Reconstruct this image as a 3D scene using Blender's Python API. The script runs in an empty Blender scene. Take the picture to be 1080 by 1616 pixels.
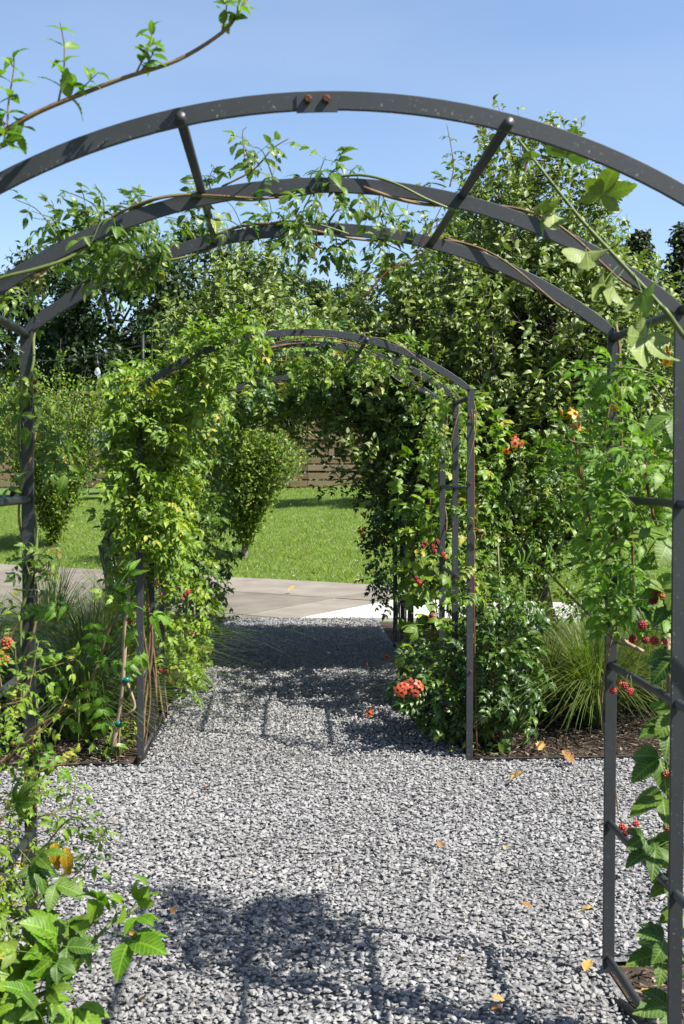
import bpy, bmesh, math, random
import numpy as np
from mathutils import Vector, Matrix, Euler, noise

random.seed(7)
rng = np.random.default_rng(11)
scene = bpy.context.scene
COL = scene.collection
rad = math.radians

# ------------------------------------------------------------------ camera, sky, sun, exposure
CAM = np.array((0.0, 0.0, 1.59))
FPX = 1750.0
cam_d = bpy.data.cameras.new('camera')
cam = bpy.data.objects.new('camera', cam_d)
COL.objects.link(cam)
cam.location = CAM
cam.rotation_euler = (rad(90 - 1.90), 0, rad(-3.07))
cam_d.sensor_width = 36
cam_d.lens = FPX / 1616 * 36
cam_d.clip_start = 0.05
cam_d.clip_end = 2000
cam_d.dof.use_dof = True
cam_d.dof.focus_distance = 6.5
cam_d.dof.aperture_fstop = 8.0
scene.camera = cam
CR = np.array(Euler(cam.rotation_euler).to_matrix())

SUN = np.array((0.77, -0.37, 1.0)); SUN /= np.linalg.norm(SUN)
world = bpy.data.worlds.new('World')
scene.world = world
world.use_nodes = True
wn = world.node_tree.nodes
sky = wn.new('ShaderNodeTexSky')
sky.sky_type = 'NISHITA'
sky.sun_disc = False
sky.sun_elevation = math.asin(SUN[2])
sky.sun_rotation = math.atan2(SUN[0], SUN[1])
sky.altitude = 0
sky.air_density = 1.0
sky.dust_density = 1.0
sky.ozone_density = 3.0
wn['Background'].inputs['Strength'].default_value = 0.073
# a breath of high thin cloud over the blue
wl = world.node_tree.links
wtc = wn.new('ShaderNodeTexCoord'); wmp = wn.new('ShaderNodeMapping'); wmp.inputs['Scale'].default_value = (1.2, 1.2, 5.0)
wl.new(wtc.outputs['Generated'], wmp.inputs[0])
wnz = wn.new('ShaderNodeTexNoise'); wnz.inputs['Scale'].default_value = 1.6; wnz.inputs['Detail'].default_value = 7; wl.new(wmp.outputs[0], wnz.inputs['Vector'])
wr = wn.new('ShaderNodeMapRange'); wr.inputs[1].default_value = .42; wr.inputs[2].default_value = .8; wr.inputs[3].default_value = .02; wr.inputs[4].default_value = .16
wl.new(wnz.outputs[0], wr.inputs[0])
wm = wn.new('ShaderNodeMix'); wm.data_type = 'RGBA'; wm.inputs[7].default_value = (4.6, 4.7, 5.1, 1)
wl.new(wr.outputs[0], wm.inputs[0]); wl.new(sky.outputs[0], wm.inputs[6])
wl.new(wm.outputs[2], wn['Background'].inputs['Color'])
sun_d = bpy.data.lights.new('sun', 'SUN')
sun_d.energy = 5.0
sun_d.angle = rad(0.53)
sun_d.color = (1.0, 0.955, 0.88)
sun_o = bpy.data.objects.new('sun', sun_d)
COL.objects.link(sun_o)
sun_o.rotation_euler = Vector(SUN).to_track_quat('Z', 'Y').to_euler()
sun_o.location = (8, -4, 12)
scene.view_settings.view_transform = 'Standard'
scene.view_settings.look = 'None'
scene.view_settings.gamma = 1
scene.view_settings.use_curve_mapping = False
scene.view_settings.exposure = 1.60
scene.cycles.max_bounces = 8
scene.cycles.transmission_bounces = 6

# ------------------------------------------------------------------ geometry of the place
def ray(px, py):
    d = CR @ np.array(((px - 540) / FPX, -(py - 808) / FPX, -1.0))
    return d / np.linalg.norm(d)
def at(px, py, Y):
    d = ray(px, py)
    return CAM + d * (Y / d[1])
def edge_y(x):
    return 16.9 - 0.66 * np.clip(x, -8.5, 2.6)
def gz(x, y):
    t = np.maximum(0, np.minimum(y, 32.5) - edge_y(x) - 0.25)
    return 0.089 * t * np.minimum(1, t / 0.8)
def ground_at(px, py):
    d = ray(px, py)
    t = 2.0
    while t < 90:
        p = CAM + d * t
        if p[2] <= gz(p[0], p[1]): break
        t += 0.02
    return p
def norm(v):
    v = np.asarray(v, float)
    n = np.linalg.norm(v, axis=-1, keepdims=True)
    return v / np.maximum(n, 1e-9)
def u(a, b, n=None): return rng.uniform(a, b, n)

# ------------------------------------------------------------------ materials
def newmat(name):
    m = bpy.data.materials.new(name); m.use_nodes = True
    nt = m.node_tree
    b = nt.nodes['Principled BSDF']
    return m, nt, b
def N(nt, typ, **kw):
    n = nt.nodes.new(typ)
    for k, v in kw.items():
        if k in n.inputs: n.inputs[k].default_value = v
        else: setattr(n, k, v)
    return n
def L(nt, a, b): nt.links.new(a, b)
KA = 0.56
def ramp(nt, stops, interp='LINEAR', k=None):
    if k: stops = [(p, tuple(c * q for c, q in zip(col, k))) for p, col in stops]
    r = nt.nodes.new('ShaderNodeValToRGB')
    r.color_ramp.interpolation = interp
    e = r.color_ramp.elements
    while len(e) < len(stops): e.new(0.5)
    for el, (p, c) in zip(e, stops):
        el.position = p; el.color = (*c, 1)
    return r
def rnd_node(nt):
    a = N(nt, 'ShaderNodeAttribute', attribute_name='rnd')
    o = nt.nodes.new('ShaderNodeObjectInfo')
    s = N(nt, 'ShaderNodeMath', operation='ADD'); L(nt, a.outputs['Fac'], s.inputs[0]); L(nt, o.outputs['Random'], s.inputs[1])
    f = N(nt, 'ShaderNodeMath', operation='FRACT'); L(nt, s.outputs[0], f.inputs[0])
    return f.outputs[0]
def mix(nt, fac, a, b, blend='MIX'):
    m = N(nt, 'ShaderNodeMix', data_type='RGBA', blend_type=blend)
    if hasattr(fac, 'links'): L(nt, fac, m.inputs[0])
    else: m.inputs[0].default_value = fac
    for v, i in ((a, 6), (b, 7)):
        if hasattr(v, 'links'): L(nt, v, m.inputs[i])
        else: m.inputs[i].default_value = (*v, 1)
    return m.outputs[2]

def leaf_mat(name, stops, back=(0.12, 0.17, 0.09), backmix=0.5, trans=0.28, rough=0.5, veins=0.35, spec=0.35, tcol=None, nveins=9.0):
    m, nt, b = newmat(name)
    lk = (KA * 1.42, KA * 1.30, KA * .78) if not name.startswith('petal') else (KA,) * 3
    back = tuple(c * q for c, q in zip(back, lk)); r = ramp(nt, stops, k=lk)
    L(nt, rnd_node(nt), r.inputs[0])
    lc = N(nt, 'ShaderNodeAttribute', attribute_name='lc')
    sp = nt.nodes.new('ShaderNodeSeparateXYZ'); L(nt, lc.outputs['Vector'], sp.inputs[0])
    ax = N(nt, 'ShaderNodeMath', operation='ABSOLUTE'); L(nt, sp.outputs[0], ax.inputs[0])
    k = N(nt, 'ShaderNodeMath', operation='MULTIPLY_ADD'); L(nt, ax.outputs[0], k.inputs[0]); k.inputs[1].default_value = -0.75; L(nt, sp.outputs[1], k.inputs[2])
    k2 = N(nt, 'ShaderNodeMath', operation='MULTIPLY'); L(nt, k.outputs[0], k2.inputs[0]); k2.inputs[1].default_value = nveins
    pp = N(nt, 'ShaderNodeMath', operation='PINGPONG'); L(nt, k2.outputs[0], pp.inputs[0]); pp.inputs[1].default_value = 0.5
    vr = N(nt, 'ShaderNodeMapRange'); L(nt, pp.outputs[0], vr.inputs[0])
    vr.inputs[1].default_value = 0.0; vr.inputs[2].default_value = 0.16; vr.inputs[3].default_value = 1; vr.inputs[4].default_value = 0
    mr = N(nt, 'ShaderNodeMapRange'); L(nt, ax.outputs[0], mr.inputs[0])
    mr.inputs[1].default_value = 0.012; mr.inputs[2].default_value = 0.035; mr.inputs[3].default_value = 1; mr.inputs[4].default_value = 0
    mx = N(nt, 'ShaderNodeMath', operation='MAXIMUM'); L(nt, vr.outputs[0], mx.inputs[0]); L(nt, mr.outputs[0], mx.inputs[1])
    vf = N(nt, 'ShaderNodeMath', operation='MULTIPLY'); L(nt, mx.outputs[0], vf.inputs[0]); vf.inputs[1].default_value = veins
    tc = nt.nodes.new('ShaderNodeTexCoord')
    nz = N(nt, 'ShaderNodeTexNoise', Scale=14.0, Detail=3.0); L(nt, tc.outputs['Object'], nz.inputs['Vector'])
    pat = N(nt, 'ShaderNodeMapRange'); L(nt, nz.outputs[0], pat.inputs[0]); pat.inputs[1].default_value = .3; pat.inputs[2].default_value = .75; pat.inputs[3].default_value = .72; pat.inputs[4].default_value = 1.22
    vm = N(nt, 'ShaderNodeVectorMath', operation='SCALE'); L(nt, r.outputs[0], vm.inputs[0]); L(nt, pat.outputs[0], vm.inputs['Scale'])
    pale = [min(1, (c * 1.9 + .02) * q) for c, q in zip(stops[len(stops) // 2][1], lk)]
    c1 = mix(nt, vf.outputs[0], vm.outputs[0], pale)
    geo = nt.nodes.new('ShaderNodeNewGeometry')
    bf = N(nt, 'ShaderNodeMath', operation='MULTIPLY'); L(nt, geo.outputs['Backfacing'], bf.inputs[0]); bf.inputs[1].default_value = backmix
    c2 = mix(nt, bf.outputs[0], c1, back)
    L(nt, c2, b.inputs['Base Color'])
    b.inputs['Roughness'].default_value = rough
    b.inputs['Specular IOR Level'].default_value = spec
    bp = N(nt, 'ShaderNodeBump', Strength=0.35, Distance=0.002); L(nt, mx.outputs[0], bp.inputs['Height']); bp.invert = True
    L(nt, bp.outputs[0], b.inputs['Normal'])
    t = nt.nodes.new('ShaderNodeBsdfTranslucent')
    if tcol is None: tcol = (1.25, 1.5, 0.45)
    tm = mix(nt, 1.0, c1, tcol, 'MULTIPLY'); L(nt, tm, t.inputs[0])
    ms = nt.nodes.new('ShaderNodeMixShader'); ms.inputs[0].default_value = trans
    L(nt, b.outputs[0], ms.inputs[1]); L(nt, t.outputs[0], ms.inputs[2])
    out = nt.nodes['Material Output']; L(nt, ms.outputs[0], out.inputs[0])
    return m

def noise_mat(name, stops, scale=8, detail=5, rough=0.8, bump=0.3, bdist=0.01, rnd_gain=0.0, stretch=(1, 1, 1), spec=0.3, metallic=0.0):
    m, nt, b = newmat(name)
    tc = nt.nodes.new('ShaderNodeTexCoord')
    mp = N(nt, 'ShaderNodeMapping'); mp.inputs['Scale'].default_value = stretch
    L(nt, tc.outputs['Object'], mp.inputs[0])
    nz = N(nt, 'ShaderNodeTexNoise', Scale=scale, Detail=detail, Roughness=0.6); L(nt, mp.outputs[0], nz.inputs['Vector'])
    r = ramp(nt, stops, k=(KA,) * 3)
    if rnd_gain:
        s = N(nt, 'ShaderNodeMath', operation='SUBTRACT'); L(nt, rnd_node(nt), s.inputs[0]); s.inputs[1].default_value = .5
        k = N(nt, 'ShaderNodeMath', operation='MULTIPLY_ADD'); L(nt, s.outputs[0], k.inputs[0]); k.inputs[1].default_value = rnd_gain; L(nt, nz.outputs[0], k.inputs[2])
        L(nt, k.outputs[0], r.inputs[0])
    else:
        L(nt, nz.outputs[0], r.inputs[0])
    L(nt, r.outputs[0], b.inputs['Base Color'])
    b.inputs['Roughness'].default_value = rough
    b.inputs['Specular IOR Level'].default_value = spec
    b.inputs['Metallic'].default_value = metallic
    if bump:
        bp = N(nt, 'ShaderNodeBump', Strength=bump, Distance=bdist); L(nt, nz.outputs[0], bp.inputs['Height']); L(nt, bp.outputs[0], b.inputs['Normal'])
    return m

M = {}
# foliage
M['vine_yellow'] = leaf_mat('vine_yellow', [(0, (.060, .135, .014)), (.45, (.115, .225, .020)), (.8, (.165, .275, .028)), (.95, (.23, .30, .035)), (1, (.33, .30, .06))], back=(.15, .20, .06), rough=.45, trans=.3)
M['vine_green'] = leaf_mat('vine_green', [(0, (.032, .085, .014)), (.5, (.066, .145, .020)), (.85, (.11, .20, .027)), (.965, (.18, .23, .035)), (1, (.17, .10, .035))], back=(.10, .16, .07), rough=.36)
M['vine_dark'] = leaf_mat('vine_dark', [(0, (.018, .055, .014)), (.6, (.036, .095, .018)), (.9, (.068, .14, .022)), (1, (.12, .18, .03))], back=(.07, .12, .06), rough=.33, trans=.2)
M['bramble'] = leaf_mat('bramble', [(0, (.030, .085, .018)), (.5, (.055, .125, .022)), (.85, (.09, .17, .025)), (1, (.12, .19, .03))], back=(.24, .32, .15), backmix=.75, veins=.55, rough=.5, trans=.3)
M['bramble_lime'] = leaf_mat('bramble_lime', [(0, (.060, .16, .018)), (.5, (.10, .22, .022)), (1, (.15, .26, .03))], back=(.22, .32, .13), backmix=.6, veins=.55, rough=.45, trans=.36)
M['apple_leaf'] = leaf_mat('apple_leaf', [(0, (.052, .105, .030)), (.55, (.112, .185, .050)), (.85, (.18, .26, .078)), (1, (.25, .31, .11))], back=(.26, .31, .16), backmix=.8, rough=.44, trans=.24, spec=.4)
M['shrub_leaf'] = leaf_mat('shrub_leaf', [(0, (.06, .13, .014)), (.6, (.125, .235, .022)), (.93, (.185, .28, .026)), (1, (.20, .10, .03))], back=(.09, .14, .05), veins=.1, trans=.3)
M['tree_dark'] = leaf_mat('tree_dark', [(0, (.012, .036, .012)), (.6, (.026, .064, .018)), (1, (.055, .10, .022))], veins=.0, trans=.22, back=(.04, .08, .04))
M['tree_mid'] = leaf_mat('tree_mid', [(0, (.020, .05, .012)), (.6, (.042, .09, .018)), (1, (.085, .14, .024))], veins=.0, trans=.25, back=(.06, .1, .05))
M['tree_olive'] = leaf_mat('tree_olive', [(0, (.028, .05, .014)), (.6, (.055, .09, .022)), (1, (.095, .14, .03))], veins=.0, trans=.25, back=(.08, .11, .05))
M['conifer'] = leaf_mat('conifer', [(0, (.014, .032, .012)), (.6, (.028, .052, .016)), (1, (.045, .075, .02))], veins=.0, trans=.1, back=(.03, .05, .02))
M['grass_blade'] = leaf_mat('grass_blade', [(0, (.07, .125, .05)), (.6, (.125, .19, .085)), (.93, (.18, .235, .12)), (1, (.30, .27, .13))], back=(.12, .17, .07), veins=0, trans=.3, rough=.4)
M['grass_blue'] = leaf_mat('grass_blue', [(0, (.07, .135, .045)), (.6, (.125, .20, .07)), (.93, (.18, .24, .095)), (1, (.26, .24, .12))], back=(.09, .14, .07), veins=0, trans=.25, rough=.4)
M['lawn_blade'] = leaf_mat('lawn_blade', [(0, (.12, .205, .026)), (.6, (.19, .29, .042)), (.95, (.245, .335, .062)), (1, (.20, .22, .08))], veins=0, trans=.35, rough=.5, backmix=0)
M['dead_leaf'] = leaf_mat('dead_leaf', [(0, (.20, .10, .035)), (.5, (.33, .20, .08)), (1, (.45, .31, .15))], back=(.4, .29, .15), veins=.25, trans=.1, rough=.7)
M['yellow_leaf'] = leaf_mat('yellow_leaf', [(0, (.30, .26, .02)), (1, (.40, .24, .02))], back=(.4, .3, .08), veins=.25, trans=.25)
M['petal_orange'] = leaf_mat('petal_orange', [(0, (.62, .10, .035)), (1, (.72, .20, .05))], back=(.6, .2, .05), veins=.05, trans=.25, tcol=(1.3, .9, .6))
M['petal_coral'] = leaf_mat('petal_coral', [(0, (.62, .07, .035)), (1, (.68, .13, .06))], back=(.75, .2, .1), veins=.05, trans=.25, tcol=(1.3, .9, .7))
M['petal_yellow'] = leaf_mat('petal_yellow', [(0, (.68, .34, .02)), (1, (.75, .45, .03))], back=(.7, .4, .04), veins=.0, trans=.25, tcol=(1.3, 1, .5))
M['petal_pink'] = leaf_mat('petal_pink', [(0, (.50, .05, .07)), (1, (.62, .12, .13))], back=(.5, .1, .1), veins=.0, trans=.2, tcol=(1.3, .8, .8))
M['berry'] = noise_mat('berry', [(.2, (.26, .012, .014)), (.8, (.55, .06, .05))], scale=60, rough=.5, bump=0, rnd_gain=1.0, spec=.35)
M['berry_unripe'] = noise_mat('berry_unripe', [(0, (.40, .10, .03)), (1, (.50, .20, .05))], scale=20, rough=.35, bump=0)
M['stem_green'] = noise_mat('stem_green', [(.3, (.10, .15, .03)), (.7, (.20, .24, .07))], scale=20, rough=.5, bump=.1, rnd_gain=.3)
M['stem_tan'] = noise_mat('stem_tan', [(.3, (.13, .075, .035)), (.7, (.30, .20, .10))], scale=25, rough=.7, bump=.3, bdist=.003, rnd_gain=.3)
M['stem_red'] = noise_mat('stem_red', [(.3, (.13, .035, .02)), (.7, (.26, .09, .045))], scale=25, rough=.6, bump=.2, bdist=.003)
M['stem_dry'] = noise_mat('stem_dry', [(.3, (.25, .18, .11)), (.7, (.46, .36, .24))], scale=30, rough=.85, bump=.5, bdist=.004, stretch=(1, 1, .3))
M['bark'] = noise_mat('bark', [(.3, (.035, .027, .020)), (.55, (.09, .072, .055)), (.75, (.17, .145, .115))], scale=18, rough=.9, bump=.7, bdist=.02, stretch=(1, 1, .35))
M['bark_pale'] = noise_mat('bark_pale', [(.3, (.12, .095, .07)), (.7, (.32, .27, .21))], scale=18, rough=.9, bump=.6, bdist=.01, stretch=(1, 1, .4))
M['pod'] = noise_mat('pod', [(.3, (.08, .17, .02)), (.7, (.14, .25, .035))], scale=10, rough=.4, bump=0)
M['apple'] = noise_mat('apple', [(.3, (.12, .20, .04)), (.7, (.24, .28, .08))], scale=6, rough=.35, bump=0, spec=.5)
M['tie'] = noise_mat('tie', [(.3, (.0, .13, .11)), (.7, (.0, .2, .17))], scale=10, rough=.4, bump=0)
M['twine'] = noise_mat('twine', [(.3, (.5, .45, .4)), (.7, (.7, .66, .6))], scale=60, rough=.9, bump=.2)

def steel():
    m, nt, b = newmat('charcoal_steel')
    tc = nt.nodes.new('ShaderNodeTexCoord')
    n1 = N(nt, 'ShaderNodeTexNoise', Scale=6.0, Detail=6.0, Roughness=.65); L(nt, tc.outputs['Object'], n1.inputs['Vector'])
    r1 = ramp(nt, [(.3, (.034, .037, .041)), (.6, (.041, .045, .050)), (.8, (.050, .054, .059))], k=(KA,) * 3); L(nt, n1.outputs[0], r1.inputs[0])
    n2 = N(nt, 'ShaderNodeTexNoise', Scale=95.0, Detail=4.0, Roughness=.7); L(nt, tc.outputs['Object'], n2.inputs['Vector'])
    f2 = ramp(nt, [(.76, (0, 0, 0)), (.84, (.4, .4, .4))]); L(nt, n2.outputs[0], f2.inputs[0])
    c = mix(nt, f2.outputs[0], r1.outputs[0], (.10, .10, .10))
    # chipped paint and rust along the lower edge of the bars and near the feet
    n3 = N(nt, 'ShaderNodeTexNoise', Scale=13.0, Detail=6.0, Roughness=.7); L(nt, tc.outputs['Object'], n3.inputs['Vector'])
    f3 = ramp(nt, [(.74, (0, 0, 0)), (.84, (1, 1, 1))]); L(nt, n3.outputs[0], f3.inputs[0])
    c = mix(nt, f3.outputs[0], c, (.075, .052, .038))
    ed = N(nt, 'ShaderNodeAttribute', attribute_name='edge')
    n4 = N(nt, 'ShaderNodeTexNoise', Scale=85.0, Detail=4.0, Roughness=.7); L(nt, tc.outputs['Object'], n4.inputs['Vector'])
    f4 = ramp(nt, [(.62, (0, 0, 0)), (.68, (.8, .8, .8))]); L(nt, n4.outputs[0], f4.inputs[0])
    em = N(nt, 'ShaderNodeMath', operation='MULTIPLY'); L(nt, f4.outputs[0], em.inputs[0]); L(nt, ed.outputs['Fac'], em.inputs[1])
    c = mix(nt, em.outputs[0], c, (.21, .21, .205))
    L(nt, c, b.inputs['Base Color'])
    b.inputs['Roughness'].default_value = .46
    b.inputs['Specular IOR Level'].default_value = .45
    bp = N(nt, 'ShaderNodeBump', Strength=.15, Distance=.002); L(nt, n2.outputs[0], bp.inputs['Height']); L(nt, bp.outputs[0], b.inputs['Normal'])
    return m
M['steel'] = steel()
M['rust'] = noise_mat('rusty_bolt', [(.3, (.05, .016, .008)), (.6, (.13, .042, .016)), (.8, (.22, .085, .03))], scale=160, rough=.85, bump=.5, bdist=.002)
M['black_plastic'] = noise_mat('black_edging', [(.3, (.012, .012, .012)), (.7, (.03, .028, .026))], scale=20, rough=.6, bump=.1)
def gravel_mat():
    m, nt, b = newmat('crushed_stone')
    a = N(nt, 'ShaderNodeAttribute', attribute_name='rnd')
    r = ramp(nt, [(0, (.115, .116, .118)), (.2, (.172, .172, .173)), (.55, (.190, .189, .188)), (.85, (.206, .205, .203)), (.95, (.215, .215, .212)), (1, (.16, .13, .10))])
    L(nt, a.outputs['Fac'], r.inputs[0])
    tc = nt.nodes.new('ShaderNodeTexCoord')
    nz = N(nt, 'ShaderNodeTexNoise', Scale=130.0, Detail=5.0, Roughness=.65); L(nt, tc.outputs['Object'], nz.inputs['Vector'])
    rr = ramp(nt, [(.3, (.72, .72, .73)), (.7, (1.2, 1.19, 1.18))]); L(nt, nz.outputs[0], rr.inputs[0])
    n5 = N(nt, 'ShaderNodeTexNoise', Scale=.9, Detail=5.0); L(nt, tc.outputs['Object'], n5.inputs['Vector'])
    r5 = ramp(nt, [(.35, (.86, .85, .835)), (.65, (1.08, 1.08, 1.085))]); L(nt, n5.outputs[0], r5.inputs[0])
    c5 = mix(nt, 1.0, r.outputs[0], r5.outputs[0], 'MULTIPLY')
    L(nt, mix(nt, 1.0, c5, rr.outputs[0], 'MULTIPLY'), b.inputs['Base Color'])
    b.inputs['Roughness'].default_value = .72
    b.inputs['Specular IOR Level'].default_value = .4
    bp = N(nt, 'ShaderNodeBump', Strength=.5, Distance=.003); L(nt, nz.outputs[0], bp.inputs['Height']); L(nt, bp.outputs[0], b.inputs['Normal'])
    return m
M['gravel'] = gravel_mat()
M['gravel_base'] = noise_mat('gravel_base', [(.3, (.10, .10, .105)), (.5, (.22, .22, .225)), (.7, (.34, .34, .345))], scale=45, detail=4, rough=.9, bump=1, bdist=.02)
M['mulch_base'] = noise_mat('mulch_base', [(.3, (.028, .018, .011)), (.6, (.075, .05, .032)), (.8, (.14, .10, .07))], scale=30, rough=.95, bump=1, bdist=.02)
M['mulch_chip'] = noise_mat('mulch_chip', [(.2, (.035, .022, .013)), (.5, (.10, .066, .042)), (.8, (.26, .195, .135)), (1, (.36, .29, .21))], scale=60, rough=.9, bump=.4, bdist=.003, rnd_gain=1.1)
M['patio'] = noise_mat('patio_concrete', [(.25, (.16, .138, .11)), (.5, (.235, .205, .168)), (.75, (.31, .28, .235))], scale=1.6, detail=9, rough=.85, bump=.15, bdist=.006, rnd_gain=.25)
M['joint'] = noise_mat('patio_joint', [(.3, (.09, .08, .06)), (.7, (.18, .16, .12))], scale=8, rough=.9)
M['concrete'] = noise_mat('pale_concrete', [(.3, (.62, .60, .56)), (.7, (.74, .73, .70))], scale=3, detail=8, rough=.8, bump=.08)
M['soil_lawn'] = noise_mat('lawn_soil', [(.3, (.07, .13, .018)), (.6, (.12, .20, .028)), (.8, (.15, .23, .04))], scale=3.5, detail=8, rough=.95, bump=.6, bdist=.03)
M['plank'] = noise_mat('fence_plank', [(.2, (.13, .085, .04)), (.5, (.21, .15, .08)), (.8, (.29, .22, .13))], scale=5, detail=6, rough=.8, bump=.2, bdist=.004, rnd_gain=.5, stretch=(.4, 1, 6))
M['fence_post'] = noise_mat('fence_post', [(.3, (.13, .075, .04)), (.7, (.24, .15, .085))], scale=5, rough=.8, bump=.2, stretch=(3, 3, .5))
M['sheet_metal'] = noise_mat('corrugated_metal', [(.3, (.20, .23, .27)), (.7, (.36, .40, .45))], scale=4, rough=.5, bump=.05)
M['cable'] = noise_mat('string_cable', [(.3, (.02, .02, .02)), (.7, (.05, .05, .05))], scale=20, rough=.5, bump=0)
def glass():
    m, nt, b = newmat('bulb_glass')
    b.inputs['Base Color'].default_value = (.9, .95, 1, 1); b.inputs['Roughness'].default_value = .05
    b.inputs['Transmission Weight'].default_value = .8; b.inputs['IOR'].default_value = 1.3
    return m
M['glass'] = glass()

# ------------------------------------------------------------------ mesh helpers
def mesh(name, V, F, mat, attrs=None, smooth=False):
    V = np.ascontiguousarray(V, np.float32); F = np.ascontiguousarray(F, np.int32)
    me = bpy.data.meshes.new(name)
    me.vertices.add(len(V)); me.vertices.foreach_set('co', V.ravel())
    k = F.shape[1]
    me.loops.add(F.size); me.loops.foreach_set('vertex_index', F.ravel())
    me.polygons.add(len(F)); me.polygons.foreach_set('loop_start', np.arange(0, F.size, k, dtype=np.int32))
    me.polygons.foreach_set('use_smooth', np.full(len(F), smooth, bool))
    for n, a in (attrs or {}).items():
        a = np.ascontiguousarray(a, np.float32)
        at_ = me.attributes.new(n, 'FLOAT_VECTOR' if a.ndim == 2 else 'FLOAT', 'POINT')
        at_.data.foreach_set('vector' if a.ndim == 2 else 'value', a.ravel())
    me.materials.append(mat)
    me.update(calc_edges=True)
    return me
def tag(o, label=None, cat=None, group=None, kind=None):
    if label: o['label'] = label
    if cat: o['category'] = cat
    if group: o['group'] = group
    if kind: o['kind'] = kind
    return o
def root_loc(o):
    while o.parent: o = o.parent
    return np.array(o.location)
def link(name, me, parent=None):
    o = bpy.data.objects.new(name, me); COL.objects.link(o)
    if parent is not None: o.parent = parent
    return o
def obj(name, V, F, mat, parent=None, attrs=None, smooth=False, kind=None):
    V = np.asarray(V, float)
    if parent is not None: V = V - root_loc(parent)
    o = link(name, mesh(name, V, F, mat, attrs, smooth), parent)
    if kind: o['kind'] = kind
    return o
def thing(name, label, cat, loc, group=None):
    o = bpy.data.objects.new(name, None); COL.objects.link(o)
    o.location = loc; o.empty_display_size = .1
    return tag(o, label, cat, group)
def join(parts):
    Vs, Fs, n = [], [], 0
    for V, F in parts:
        Vs.append(V); Fs.append(np.asarray(F) + n); n += len(V)
    return np.concatenate(Vs), np.concatenate(Fs)
def quads2tris(Q):
    Q = np.asarray(Q); return np.concatenate([Q[:, [0, 1, 2]], Q[:, [0, 2, 3]]])
def smooth_pts(P, n=6):
    """Catmull-Rom through the points"""
    P = np.asarray(P, float)
    if len(P) < 3:
        t = np.linspace(0, 1, n + 1)[:, None]; return P[0] * (1 - t) + P[-1] * t
    A = np.concatenate([[2 * P[0] - P[1]], P, [2 * P[-1] - P[-2]]])
    out = []
    for i in range(1, len(A) - 2):
        p0, p1, p2, p3 = A[i - 1:i + 3]
        for t in np.linspace(0, 1, n, endpoint=False):
            out.append(.5 * ((2 * p1) + (-p0 + p2) * t + (2 * p0 - 5 * p1 + 4 * p2 - p3) * t * t + (-p0 + 3 * p1 - 3 * p2 + p3) * t ** 3))
    out.append(P[-1])
    return np.array(out)
def tube(P, r, n=6, cap=True):
    P = np.asarray(P, float); m = len(P)
    r = np.broadcast_to(np.asarray(r, float), (m,)) if np.ndim(r) else np.full(m, r)
    T = norm(np.gradient(P, axis=0))
    ref = np.array((0, 0, 1.)) if abs(T[0][2]) < .9 else np.array((1., 0, 0))
    a = norm(np.cross(T[0], ref)); As = [a]
    for i in range(1, m):
        a = norm(a - T[i] * np.dot(a, T[i])); As.append(a)
    A = np.array(As); B = np.cross(T, A)
    th = np.arange(n) / n * 2 * math.pi
    V = P[:, None] + r[:, None, None] * (np.cos(th)[None, :, None] * A[:, None] + np.sin(th)[None, :, None] * B[:, None])
    V = V.reshape(-1, 3)
    i = np.arange(m - 1)[:, None] * n; j = np.arange(n)[None]; j2 = (j + 1) % n
    Q = np.stack([i + j, i + j2, i + n + j2, i + n + j], -1).reshape(-1, 4)
    F = quads2tris(Q)
    if cap:
        c0, c1 = len(V), len(V) + 1
        V = np.concatenate([V, P[:1], P[-1:]])
        jj = np.arange(n); k = (jj + 1) % n; e = (m - 1) * n
        F = np.concatenate([F, np.stack([np.full(n, c0), k, jj], -1), np.stack([np.full(n, c1), e + jj, e + k], -1)])
    return V, F
def box(x0, x1, y0, y1, z0, z1, ch=0.0):
    V = np.array([(x, y, z) for z in (z0, z1) for y in (y0, y1) for x in (x0, x1)], float)
    Q = [(0, 2, 3, 1), (4, 5, 7, 6), (0, 1, 5, 4), (2, 6, 7, 3), (0, 4, 6, 2), (1, 3, 7, 5)]
    return V, quads2tris(Q)
def sheet(pts, z):
    V = np.array([(x, y, z) for x, y in pts]); F = np.array([(0, i, i + 1) for i in range(1, len(pts) - 1)])
    return V, F
def bm_arrays(bm):
    bmesh.ops.triangulate(bm, faces=bm.faces)
    bm.verts.index_update()
    V = np.array([v.co[:] for v in bm.verts]); F = np.array([[v.index for v in f.verts] for f in bm.faces])
    bm.free(); return V, F
def hull(n, dims, seed):
    r = np.random.default_rng(seed)
    bm = bmesh.new()
    p = norm(r.normal(size=(n, 3))) * r.uniform(.75, 1.0, (n, 1)) * np.array(dims)
    for q in p: bm.verts.new(q)
    res = bmesh.ops.convex_hull(bm, input=bm.verts)
    loose = [v for v in bm.verts if not v.link_faces]
    bmesh.ops.delete(bm, geom=loose, context='VERTS')
    bmesh.ops.recalc_face_normals(bm, faces=bm.faces)
    return bm_arrays(bm)
def ico(r=1, sub=1):
    bm = bmesh.new(); bmesh.ops.create_icosphere(bm, subdivisions=sub, radius=r); return bm_arrays(bm)
def frames(d, nrm):
    y = norm(d); x = norm(np.cross(y, nrm)); z = np.cross(x, y)
    return np.stack([x, y, z], -1)      # columns
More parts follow.
